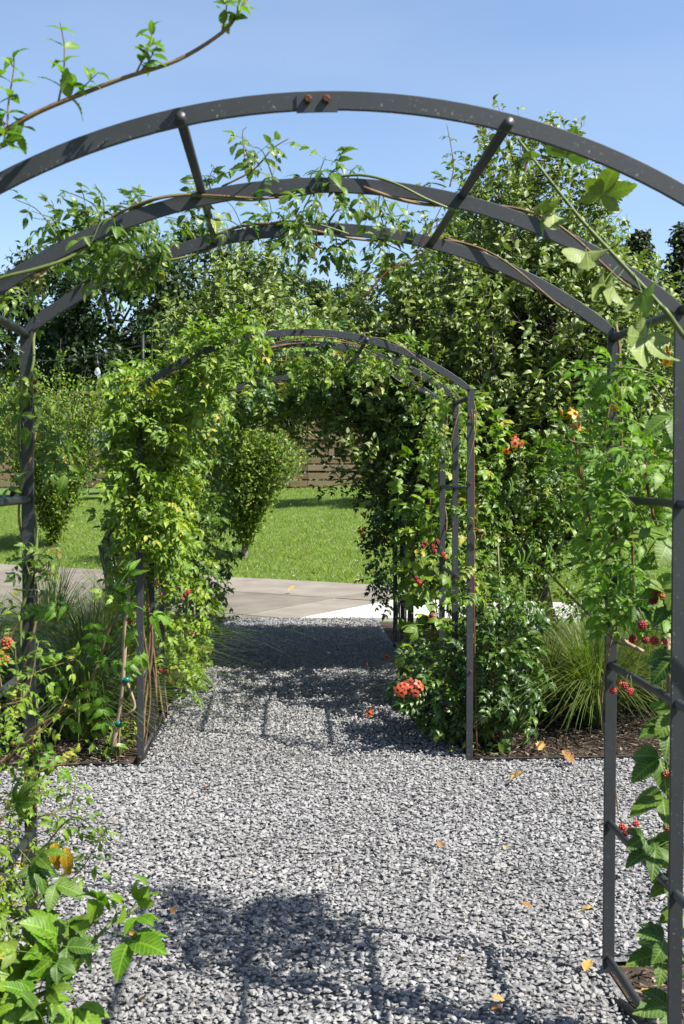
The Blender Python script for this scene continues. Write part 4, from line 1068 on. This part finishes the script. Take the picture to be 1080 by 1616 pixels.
# dry vine trunk staked with teal ties
dt = thing('vine_stake', 'bare twisted dry vine trunk tied with teal ties', 'vine trunk', at(180, 1187, 6.25), None)
b0 = at(179, 1187, 6.25)
for P, r0, r1, nm in (([b0, at(181, 1165, 6.25), at(184, 1147, 6.25), at(190, 1120, 6.25), at(194, 1080, 6.25), at(196, 1030, 6.25), at(197, 990, 6.22), at(204, 940, 6.2), at(205, 880, 6.2)], .016, .008, 'trunk'), ([at(187, 1190, 6.27), at(190, 1140, 6.27), at(196, 1075, 6.26), at(200, 1010, 6.26)], .006, .005, 'stake'), ([at(199, 1072, 6.25), at(208, 1095, 6.22), at(213, 1115, 6.2), at(205, 1125, 6.2), at(192, 1132, 6.25)], .008, .006, 'side_stem')):
    Q = smooth_pts(P, 5); V, F = tube(Q, np.linspace(r0, r1, len(Q)), 7); obj(nm, V, F, M['stem_dry'], dt, smooth=True, attrs={'rnd': np.zeros(len(V))})
for px, py in ((199, 1073), (187, 1142)):
    c = at(px, py, 6.24); parts = [tube([c + (-.018, 0, -.004), c + (.018, -.0, .004)], .015, 8)]
    for k in range(5): parts.append(tube([c, c + norm(rng.normal(size=3)) * .035], [.006, .003], 5))
    V, F = join(parts); obj('tie', V, F, M['tie'], dt, smooth=True)

# ------------------------------------------------------------------ plants on the near arbor
PXM = lambda pts, Y: [at(a, b, Y if np.isscalar(Y) else y_) for (a, b), y_ in zip(pts, [Y] * len(pts) if np.isscalar(Y) else Y)]
# sprig crossing the sky
sg = Plant('vine_sprig', 'leafy vine shoot reaching across the sky above the outer hoop', 'vine', at(-120, 265, 2.28), 'elm', M['bramble_lime'])
sg.stem(PXM([(-130, 268), (-40, 232), (10, 205), (50, 182), (95, 162), (190, 125), (280, 95), (350, 52), (375, 22), (395, -12)], 2.2), .0058, .003, 'stem_tan')
for P, sz, gp_ in (([(12, 205), (14, 160), (22, 110), (20, 78)], .075, .045), ([(40, 186), (30, 190), (15, 205)], .08, .03), ([(92, 163), (100, 120), (102, 75), (100, 45)], .07, .04), ([(95, 162), (120, 148), (160, 120)], .075, .035), ([(215, 116), (225, 95), (240, 62), (232, 30)], .065, .03), ([(222, 113), (235, 96), (250, 72)], .07, .03), ([(350, 52), (356, 25), (362, -5)], .06, .03), ([(362, 40), (375, 24), (380, 15)], .06, .025), ([(10, 206), (0, 180), (-5, 140)], .08, .04), ([(-20, 222), (0, 235), (20, 215)], .085, .035)):
    Q = PXM(P, 2.2); Q[-1] = Q[-1] + (0, u(-.06, .06), 0); sg.shoot(Q, .0022, 'stem_tan', sz * .72, gp_ * .62, leafdir=.5, droop=.2, start=.2, both=True, taper=.3)
sg.finish(300)

# vine on the left post and along the two inner hoops
vn = Plant('trumpet_vine', 'vine with long bare stems wound along both inner hoops of the near arbor', 'vine', (XL, 3.45, 0), 'campsis_fine', M['vine_green'], 'vines on the steel arbors')
def wind(pl, y, u0, u1, pitch, r, mat, amp=.026, phase=0, rr=.5):
    dz = -.020 if y == YB else 0.0
    n = int(abs(u1 - u0) / .09) + 2; P = []
    for j in range(n):
        uu = u0 + (u1 - u0) * j / (n - 1); a = phase + uu * 6.283 / pitch
        P.append(hp(uu, y) + hn(uu) * amp * math.cos(a) + np.array((0, -amp * .75 * math.sin(a) - .004, dz)))
    return pl.stem(P, r, r * rr, mat, 'stem', 6, 4)
wind(vn, YB, 1.0, 3.35, .52, .0065, 'stem_green', .027, .5)
wind(vn, YB, 2.2, 3.0, .7, .005, 'stem_tan', .028, 2.5)
wind(vn, YB, 3.1, 4.1, .62, .005, 'stem_tan', .027, 1.9)
wind(vn, YC_, .6, 3.1, .6, .0065, 'stem_green', .027, 1.2)
wind(vn, YC_, 2.4, 4.25, .7, .0055, 'stem_tan', .027, .2)
wind(vn, YC_, .0, 1.9, .55, .006, 'stem_tan', .027, 2.2)
wind(vn, YB, .3, 2.0, .5, .006, 'stem_tan', .027, .2)
def sp(P, Y, size, gap, r=.0025, mat='stem_green', pl=None, **kw):
    (pl or vn).shoot(PXM(P, Y), r, mat, size, gap, **kw)
# dense leaves round the left shoulder
for k in range(44):
    y = u(2.80, 3.52); uu = u(1.85, 2.5) if k % 2 else u(2.3, 3.0); p = hp(uu, y); o = hn(uu)
    e = p + o * u(-.03, .24 if uu < 2.4 else .08) + np.array((u(-.14, .06), u(-.12, .05), u(-.16, .12)))
    vn.shoot([p, (p + e) / 2 + (0, 0, .03), e], .0022, 'stem_green', .088, .065, droop=.35, taper=.25)
sp([(190, 330), (205, 345), (225, 330), (250, 350)], 3.2, .11, .045); sp([(250, 365), (240, 385), (265, 372)], 3.35, .12, .04)
sp([(215, 392), (225, 420), (218, 440)], 3.45, .11, .04); sp([(160, 345), (140, 352), (105, 365)], 3.2, .11, .04)
sp([(160, 350), (150, 325), (125, 310), (95, 300)], 2.9, .075, .04); sp([(165, 345), (163, 315), (150, 290)], 2.9, .075, .04); sp([(205, 335), (215, 310), (240, 310)], 2.9, .09, .05)
sp([(388, 275), (386, 245), (383, 210), (390, 200)], 2.95, .10, .05, .002, 'stem_tan', leafdir=.4, droop=.6, taper=.0)
sp([(350, 295), (400, 268), (430, 235), (457, 218)], 2.92, .03, .06, .003, 'stem_tan', start=.5)
for P in ([(495, 295), (505, 270), (515, 245)], [(510, 300), (525, 270), (545, 262)], [(520, 295), (535, 290), (530, 300)], [(500, 300), (490, 280), (505, 262)]): sp(P, 2.9, .10, .06, droop=.4, taper=.1)
sp([(545, 290), (555, 270), (565, 262)], 2.92, .06, .05)
sp([(710, 295), (716, 265), (712, 230), (705, 195)], 2.92, .05, .035, .002, 'stem_tan'); sp([(705, 295), (690, 290), (675, 288)], 2.92, .05, .04)
sp([(335, 305), (330, 285), (338, 262)], 2.9, .03, .03, .002, 'stem_red')
for P, Y in (([(420, 360), (428, 335), (425, 315)], 3.5), ([(428, 360), (440, 350), (448, 338)], 3.5), ([(495, 300), (480, 330), (470, 352)], 3.2), ([(500, 305), (498, 335), (495, 350)], 3.2), ([(515, 355), (530, 335), (555, 325)], 3.5), ([(520, 350), (540, 320), (545, 318)], 3.5), ([(600, 300), (598, 330), (605, 360), (590, 390)], 3.3), ([(605, 310), (620, 340), (645, 335)], 3.3), ([(625, 355), (635, 340), (655, 350)], 3.5), ([(560, 300), (575, 310), (590, 330)], 3.0), ([(585, 380), (610, 400), (625, 420)], 3.5), ([(610, 385), (640, 400), (650, 412)], 3.5), ([(530, 370), (532, 395), (528, 410)], 3.5), ([(500, 372), (498, 395), (495, 410)], 3.5), ([(550, 372), (552, 395)], 3.5), ([(700, 380), (690, 350), (715, 340)], 3.5), ([(655, 385), (690, 400), (700, 410)], 3.5), ([(440, 365), (430, 375), (425, 360)], 3.5), ([(460, 365), (480, 362), (495, 375)], 3.5)):
    sp(P, Y, .085, .045, droop=.35, taper=.2)
sp([(575, 470), (610, 430), (655, 405), (680, 360), (705, 310)], 3.45, .08, .25, .003, 'stem_red', start=.2)
sp([(700, 375), (760, 395), (800, 430), (850, 440)], 3.48, .05, .5, .005, 'stem_tan', start=.6)
# hanging fronds left of the left post
for px, py, dx, dy in ((30, 640, -25, 40), (60, 640, 30, 30), (60, 700, 55, 20), (70, 745, 30, -20), (90, 720, 20, 30), (10, 580, 20, 60), (20, 760, -10, -20), (80, 680, 35, 60)):
    sp([(55, py - 20), ((55 + px + dx) / 2, py - 12), (px + dx, py + dy)], 3.38, .10, .10, droop=.55, taper=.1, start=.4)
sp([(50, 900), (70, 870), (95, 855)], 3.42, .10, .05, droop=.4); sp([(48, 910), (35, 870), (30, 858)], 3.4, .10, .05, droop=.5); sp([(55, 905), (80, 885), (70, 900)], 3.4, .11, .04, droop=.7)
vn.finish(300)
# twine round the left post
c = at(46, 932, YC_ - .012); o = tag(obj('twine', *tube(smooth_pts([c + (-.03, 0, .002), c + (0, -.006, .003), c + (.03, -.004, 0), c + (.036, -.01, -.03), c + (.038, -.01, -.06)], 4), .002, 5), M['twine'], smooth=True, attrs={'rnd': np.zeros(87)[:len(tube(smooth_pts([c + (-.03, 0, .002), c + (0, -.006, .003), c + (.03, -.004, 0), c + (.036, -.01, -.03), c + (.038, -.01, -.06)], 4), .002, 5)[0])]}), 'white twine knotted round the near post wound with vine', 'twine')

# rambling small-leaved plant low on the left post
lo = Plant('climbing_rose', 'rambling small leaved bush crowding the foot of the near post', 'bush', (XL - .1, 3.3, 0), 'campsis_fine', M['vine_yellow'])
for k in range(90):
    b_ = np.array((u(-1.2, -.80), u(2.8, 3.5), u(.0, .85))); e = b_ + np.array((u(-.12, .14), u(-.2, .1), u(.08, .32)))
    lo.shoot([b_, (b_ + e) / 2 + rng.normal(size=3) * .03, e], .002, 'stem_tan' if k % 3 else 'stem_red', .06, .04, droop=.2)
for P, Y in (([(30, 1240), (80, 1210), (125, 1205)], 3.3), ([(60, 1290), (110, 1270), (120, 1230)], 3.2), ([(60, 1350), (115, 1290), (160, 1318), (165, 1310)], 3.1), ([(95, 1400), (130, 1370), (165, 1312)], 3.1), ([(20, 1080), (60, 1060), (120, 1040)], 3.3), ([(10, 1020), (35, 960), (15, 935)], 3.3), ([(30, 1180), (80, 1140), (105, 1100)], 3.3)):
    sp(P, Y, .075, .035, .0025, 'stem_tan', pl=lo, droop=.15, taper=.4)
berry_cluster(lo, [at(12, 1015, 3.2)], 1.3); berry_cluster(lo, [at(3, 1030, 3.2), at(8, 1040, 3.2), at(0, 1045, 3.2)], 1.1, 'unripe')
for px, py in ((86, 1350), (104, 1358)): part_at('yellow_leaf', mesh('yellow_leaf', *(lambda l: (l[0], l[1]))(leaf(.42, 8, .3, .3, .1)), M['yellow_leaf'], {'rnd': np.zeros(23), 'lc': leaf(.42, 8)[2]}, True), lo.root, at(px, py - 22, 3.0), (.1, -.1, -1), .085, (.1, -1, .1))
for k in range(190):
    b_ = np.array((u(-1.25, -.76), u(2.5, 3.4), u(.0, 1) ** 1.6 * 1.15)); e = b_ + np.array((u(-.12, .12), u(-.2, .1), u(.06, .26)))
    lo.shoot([b_, (b_ + e) / 2 + rng.normal(size=3) * .03, e], .002, 'stem_tan', .065, .04, droop=.2)
lo.finish(300)
# drooping glossy leaves reaching right of the left post
gl = Plant('raspberry_cane', 'cane with glossy drooping lime leaves reaching from the near post over the grasses', 'bramble', at(20, 1200, 3.35), 'droopy', M['bramble_lime'], 'berry canes beside the near arbor')
gl.stem(PXM([(5, 1215), (40, 1160), (90, 1128), (130, 1095), (150, 1060), (170, 1000), (190, 965)], 3.4), .006, .003, 'stem_tan')
for px, py, ang, s in ((110, 1040, 2.6, .13), (140, 1060, -1.4, .15), (150, 1045, .2, .15), (115, 1065, 3.6, .12), (155, 1085, -1.2, .16), (130, 1100, -2, .12), (120, 960, 2.8, .15), (150, 970, -1.6, .14), (185, 955, 0.2, .16), (200, 985, -.8, .15), (170, 990, -2, .13), (100, 975, 2.4, .12), (180, 940, 1.2, .12), (70, 1160, -1.3, .14), (60, 1180, -.4, .15)):
    gl.leaf(at(px, py, 3.38), (math.cos(ang), -.35, math.sin(ang)), (.2, -.6, .8), s * .8)
gl.finish(60)

# bramble at the bottom left
bm2 = Plant('raspberry_cane', 'dark green bramble behind the lime cane at the photo corner', 'bramble', (-.95, 2.95, 0), 'bramble', M['bramble'], 'berry canes beside the near arbor')
for x0, y0, e in ((-1.0, 3.0, (-.85, 2.9, .75)), (-.9, 2.9, (-.72, 2.8, .5)), (-1.1, 3.0, (-1.05, 2.8, .65)), (-.95, 3.1, (-.78, 3.0, .45))): bm2.stem([(x0, y0, 0), ((x0 + e[0]) / 2 - .03, y0, e[2] * .6), e], .006, .003, 'stem_tan')
leafy_blob(bm2, 60, (-1.0, 2.95, .35), (.24, .3, .38), .15)
for px, py, ang in ((10, 1460, .3), (40, 1450, -.2), (30, 1370, .6), (10, 1350, 2.5), (50, 1380, -.3), (90, 1460, -.6), (15, 1300, 1.2), (30, 1340, -.8), (70, 1470, .3)):
    bm2.leaf(at(px, py, 2.9), (math.cos(ang), -.3, math.sin(ang)), (.2, -.4, .9), .13)
bl = Plant('raspberry_cane', 'lime green bramble cane arching low over the gravel', 'bramble', (-.85, 2.75, 0), 'bramble', M['bramble_lime'], 'berry canes beside the near arbor')
bl.stem(PXM([(-60, 1600), (20, 1585), (90, 1555), (135, 1500), (175, 1458), (205, 1440), (240, 1408)], [2.75, 2.78, 2.8, 2.85, 2.9, 2.95, 3.0]), .0075, .003, 'stem_green')
for px, py, ex, ey, s, k in ((150, 1480, 148, 1425, .13, 1), (185, 1452, 180, 1425, .085, 1), (205, 1440, 222, 1405, .085, 3), (238, 1410, 244, 1398, .05, 3), (165, 1470, 205, 1490, .17, 1), (148, 1440, 150, 1405, .12, 3), (205, 1440, 190, 1412, .10, 3), (236, 1412, 228, 1388, .085, 0), (205, 1440, 228, 1445, .10, 1), (130, 1500, 90, 1470, .17, 0), (115, 1525, 85, 1500, .16, 3), (95, 1550, 50, 1545, .20, 0), (75, 1565, 85, 1600, .19, 2), (60, 1575, 30, 1600, .19, 3), (40, 1580, 5, 1550, .2, 0), (20, 1590, 30, 1620, .18, 0), (100, 1548, 115, 1590, .15, 1), (10, 1590, -30, 1560, .2, 2), (60, 1572, 70, 1530, .17, 1), (125, 1510, 100, 1520, .14, 3), (85, 1555, 40, 1575, .16, 3)):
    p = at(px, py, 2.85); q = at(ex, ey, 2.78); bl.leaf(p, q - p + rng.normal(size=3) * .01, (.25, -.6, .7), s * 1.1, k)
for k in range(18):
    px, py = u(-20, 95), u(1440, 1625); p = at(px, py, u(2.62, 2.85)); a_ = u(-1.2, 3.6)
    (bl if k % 2 else bm2).leaf(p, (math.cos(a_), -.3, math.sin(a_) * .6), (.25 + u(-.3, .3), -.4, .9), u(.08, .125))
bl.finish(100)
bm2.finish(120)

# right side: campsis on the right post of the near arbor
vr = Plant('trumpet_vine', 'sunlit bright green vine on the near post with yellow orange buds', 'vine', (XR + .02, 3.5, 0), 'campsis_fine', M['bramble_lime'], 'vines on the steel arbors')
wind(vr, YC_, LH - 2.05, LH - .5, .8, .005, 'stem_tan', .028, .4)
wind(vr, YC_, LH - 1.3, LH - 2.6, 1.6, .0045, 'stem_tan', .028, 2.2)
vr.stem(PXM([(945, 850), (925, 800), (912, 720), (905, 690)], 3.3), .004, .003, 'stem_red'); vr.stem(PXM([(1002, 1000), (1000, 920), (998, 850), (1000, 800)], 3.3), .004, .003, 'stem_red')
vr.stem(PXM([(1018, 720), (1024, 780), (1040, 850), (1045, 870)], 3.2), .005, .003, 'stem_red')
for k in range(64):
    px, py = u(900, 1078), u(570, 985)
    if px > 1010 and py < 660: continue
    b_ = np.array((XR + u(-.02, .12), u(3.1, 3.6), at(px, py, 3.4)[2] - u(.02, .1))); e = at(px, py, b_[1] - u(-.02, .15))
    vr.shoot([b_, (b_ + e) / 2 + (0, 0, .04), e], .0025, 'stem_green', .105, .055, droop=.3, taper=.2, start=.35)
sp([(960, 720), (920, 700), (880, 695), (855, 705)], 3.35, .10, .04, .003, pl=vr); sp([(960, 700), (930, 660), (920, 640)], 3.4, .09, .04, .003, pl=vr); sp([(975, 870), (945, 880), (920, 865)], 3.4, .12, .05, .003, pl=vr); sp([(985, 880), (990, 910), (985, 935)], 3.4, .12, .05, .003, pl=vr)
sp([(930, 700), (900, 695), (893, 674)], 3.12, .05, .08, .003, pl=vr)
flower_cluster(vr, at(892, 668, 3.1), 6, 'yellow', .62, .014, 4, (.3, -.6, .5)); flower_cluster(vr, at(968, 630, 3.15), 5, 'yellow', .5, .014, 4, (0, -.6, -.3)); flower_cluster(vr, at(1058, 568, 3.1), 4, 'yellow', .6, .014, 3); flower_cluster(vr, at(806, 702, 3.9), 3, 'orange', .5, .012) if False else None
vr.finish(300)
# bare twig hanging off the near post
tw = thing('dead_twig', 'bare brown dead twig caught slanting across the near post', 'twig', at(955, 1020, 3.42))
for P, m_, r in (([(868, 905), (900, 940), (935, 975), (970, 1010), (990, 1020)], 'stem_tan', .004), ([(972, 1000), (990, 1015), (1015, 1028)], 'stem_dry', .007), ([(970, 1002), (985, 1012), (1000, 1010)], 'stem_dry', .004)):
    V, F = tube(smooth_pts(PXM(P, 3.42), 4), r, 6); obj('twig', V, F, M[m_], tw, smooth=True, attrs={'rnd': np.zeros(len(V))})

# the long bramble cane at the upper right
bc = Plant('raspberry_cane', 'long green bramble cane leaning up across the hoops against the sky', 'bramble', (1.35, 2.85, 0), 'bramble', M['bramble'], 'berry canes beside the near arbor')
bc.stem([(1.35, 2.85, 0), (1.33, 2.8, .8), (1.30, 2.72, 1.5)] + PXM([(1075, 525), (1040, 480), (980, 415), (920, 350), (880, 300), (845, 255), (818, 220)], 2.6), .0085, .003, 'stem_green', n=7)
def hl(pl, px, py, ex, ey, s, k, Y=2.55, nrm=(.15, .6, .55), Y2=None):
    p = at(px, py, Y); q = at(ex, ey, Y2 or Y - .03); pl.leaf(p, q - p, nrm, s, k)
for px, py, ex, ey, s, k in ((928, 362, 945, 320, .145, 0), (875, 295, 888, 258, .13, 3), (905, 330, 880, 330, .12, 1), (925, 362, 925, 390, .13, 3), (1045, 437, 1085, 430, .17, 2), (1040, 480, 1025, 520, .18, 0), (975, 420, 955, 445, .12, 1), (985, 425, 965, 455, .11, 3), (850, 262, 835, 245, .06, 3), (820, 222, 815, 210, .04, 3), (1000, 430, 1010, 455, .12, 1), (880, 310, 870, 345, .1, 3)):
    hl(bc, px, py, ex, ey, s, k)
bc.finish(40)
br = Plant('raspberry_cane', 'bramble beside the nearest post hung with ripe red raspberries', 'bramble', (1.3, 2.95, 0), 'bramble', M['bramble'], 'berry canes beside the near arbor')
for x0, e in ((1.28, (1.17, 2.85, 1.75)), (1.3, (1.16, 2.9, 1.2)), (1.27, (1.14, 2.95, .75)), (1.32, (1.2, 2.8, .5)), (1.2, (1.12, 3.0, .45))):
    br.stem([(x0, 2.95, 0), ((x0 + e[0]) / 2 + .03, 2.92, e[2] * .55), e], .0065, .003, 'stem_tan')
br.stem(PXM([(1058, 1616), (1056, 1300), (1055, 1000)], 3.0), .006, .006, 'stem_dry', 'stake')
for px, py, ex, ey, s, k in ((1080, 640, 1040, 655, .2, 0), (1075, 650, 1060, 700, .17, 3), (1080, 860, 1035, 850, .22, 3), (1070, 880, 1050, 910, .17, 1), (1080, 1000, 1030, 1045, .2, 0), (1050, 1020, 1010, 990, .12, 1), (1080, 1100, 1040, 1130, .17, 1), (1075, 1140, 1020, 1150, .18, 3), (1060, 1165, 1005, 1205, .2, 3), (1070, 1240, 1010, 1262, .2, 1), (1075, 1290, 1040, 1340, .17, 3), (1060, 1320, 990, 1345, .2, 0), (1020, 1310, 985, 1325, .12, 1), (1070, 1375, 1030, 1395, .15, 3), (1075, 1500, 985, 1510, .2, 1), (1060, 1490, 1020, 1480, .17, 3), (1080, 1590, 1020, 1590, .2, 1), (1090, 1560, 1060, 1520, .18, 0), (1060, 950, 1020, 930, .15, 1), (1075, 780, 1060, 740, .17, 0), (1080, 920, 1040, 945, .18, 2), (1050, 1060, 1065, 1095, .15, 3), (1085, 1430, 1050, 1440, .15, 3), (1000, 900, 1010, 935, .12, 1), (960, 935, 985, 960, .12, 3)):
    hl(br, px + 22, py, ex + 26, ey, s * .88, k, 3.0, (.25 + u(-.3, .3), -.45 + u(-.2, .3), .85))
for px, py in ((1018, 985), (1042, 950), (1050, 952), (1032, 955), (1022, 1003), (1033, 1004), (1046, 1005), (1006, 1002), (1062, 1003), (1048, 1222), (1058, 1218), (1066, 1215), (1036, 948), (1062, 960)): berry_cluster(br, [at(1035 + (px - 1035) * 1.25, 980 + (py - 980) * 1.3 if py < 1100 else py, 2.95 + u(-.03, .03))], .98)
for px, py in ((985, 1082), (975, 1090), (990, 1092), (980, 1078), (983, 1305), (990, 1310), (995, 1300), (986, 1315)): berry_cluster(br, [at(984 + (px - 984) * 1.8, py, 3.15)], .85)
berry_cluster(br, [at(1062, 1283, 2.95), at(1052, 1305, 2.95)], 1.0, 'unripe')
br.finish(80)

# ------------------------------------------------------------------ string light
pb = at(225, 620, 12.0)
sl = thing('string_light', 'black cable strung to a thin pole with one clear bulb hanging', 'string light', (pb[0], pb[1], 0))
V, F = tube([(pb[0], 12, 0), at(226, 528, 12)], .014, 8); obj('pole', V, F, M['cable'], sl, smooth=True, attrs={'rnd': np.zeros(len(V))})
Q = smooth_pts(PXM([(225, 545), (205, 549), (154, 560), (80, 569), (0, 566), (-80, 556)], 12), 6); V, F = tube(Q, .006, 5); obj('cable', V, F, M['cable'], sl, smooth=True)
c = at(154, 562, 12); V, F = tube([c, c + (0, 0, -.05), c + (0, 0, -.055), c + (0, 0, -.12)], [.004, .006, .016, .017], 8); obj('socket', V, F, M['cable'], sl, smooth=True)
V, F = tube([c + (0, 0, -.12), c + (0, 0, -.14), c + (0, 0, -.175), c + (0, 0, -.20), c + (0, 0, -.212)], [.012, .022, .034, .024, .004], 12); obj('bulb', V, F, M['glass'], sl, smooth=True)

# ------------------------------------------------------------------ fallen leaves and petals
DL = [mesh('fallen_leaf', *(lambda l: (l[0], l[1]))(l_), M['dead_leaf'], {'rnd': np.zeros(len(l_[0])), 'lc': l_[2]}, True) for l_ in (leaf(.6, 8, .5, -.3, .15, wave=.04), leaf(.5, 8, .3, .4, .12, wave=.05), leaf(.75, 8, .6, -.5, .2, wave=.06))]
for lab, px, py, s, k in (('rust brown leaf on the bare gravel in front of the dry vine trunk', 325, 1248, .08, 1), ('curled tan leaf on the gravel before the dark trumpet bush', 805, 1237, .10, 2), ('pale crumpled leaf lying against the edging of the grass bed', 905, 1211, .11, 2), ('orange leaf on the gravel beside the near post shadow', 840, 1442, .06, 0), ('dark brown leaf close beside the foot of the near post', 935, 1441, .055, 1),
                          ('small tan leaf beside the tip of the lime bramble', 215, 1490, .06, 0), ('pale pink leaf at the edge of the leafy shadow', 272, 1441, .06, 1), ('tiny russet leaf by itself in mid gravel', 697, 1346, .045, 2), ('small tan leaf on open gravel between the arbors', 798, 1343, .04, 1), ('orange scrap of leaf inside the hoop shadow', 727, 1526, .04, 2), ('tan leaf near the end of the black pipe', 797, 1590, .06, 0), ('brown leaf at the bottom of the shadowed gravel', 775, 1605, .06, 1), ('ochre leaf low in the frame near the lime bramble', 218, 1590, .05, 2),
                          ('tan leaf lying on the patio slabs', 456, 938, .16, 0), ('pale leaf at the lawn edge near the arbor posts', 560, 921, .16, 1), ('brown leaf just inside the lawn edge', 495, 912, .14, 2), ('tan leaf in the grass above the patio', 588, 913, .12, 0), ('long brown leaf in the mulch between grasses and pipe', 1010, 1575, .07, 1), ('tan leaf in the bare mulch under the arching grass', 850, 1190, .09, 2), ('yellowish leaf perched at the tip of the black pipe', 922, 1543, .07, 0)):
    p = ground_at(px, py); a = u(0, 6.28); o = link('fallen_leaf', DL[k])
    R = frames(np.array([(math.cos(a), math.sin(a), u(-.1, .2))]), np.array([(u(-.3, .3), -.25, 1.)]))[0]
    m = np.eye(4); m[:3, :3] = R * s * .78; m[:3, 3] = p + (0, 0, .022 if p[1] < 12 else .05); o.matrix_basis = Matrix(m.tolist()); tag(o, lab, 'leaf', 'fallen leaves')
for lab, px, py in (('fallen red trumpet flower in the shaded gravel', 608, 1043), ('fallen red flower nearer the middle of the shaded path', 571, 1056), ('fallen orange flower at the sunlit shadow edge', 590, 1137)):
    p = ground_at(px, py); o = link('fallen_flower', FLOWER['coral' if px != 590 else 'orange']); o.location = p + (0, 0, .03); o.rotation_euler = (.2, .3, u(0, 6)); tag(o, lab, 'flower', 'fallen flowers')
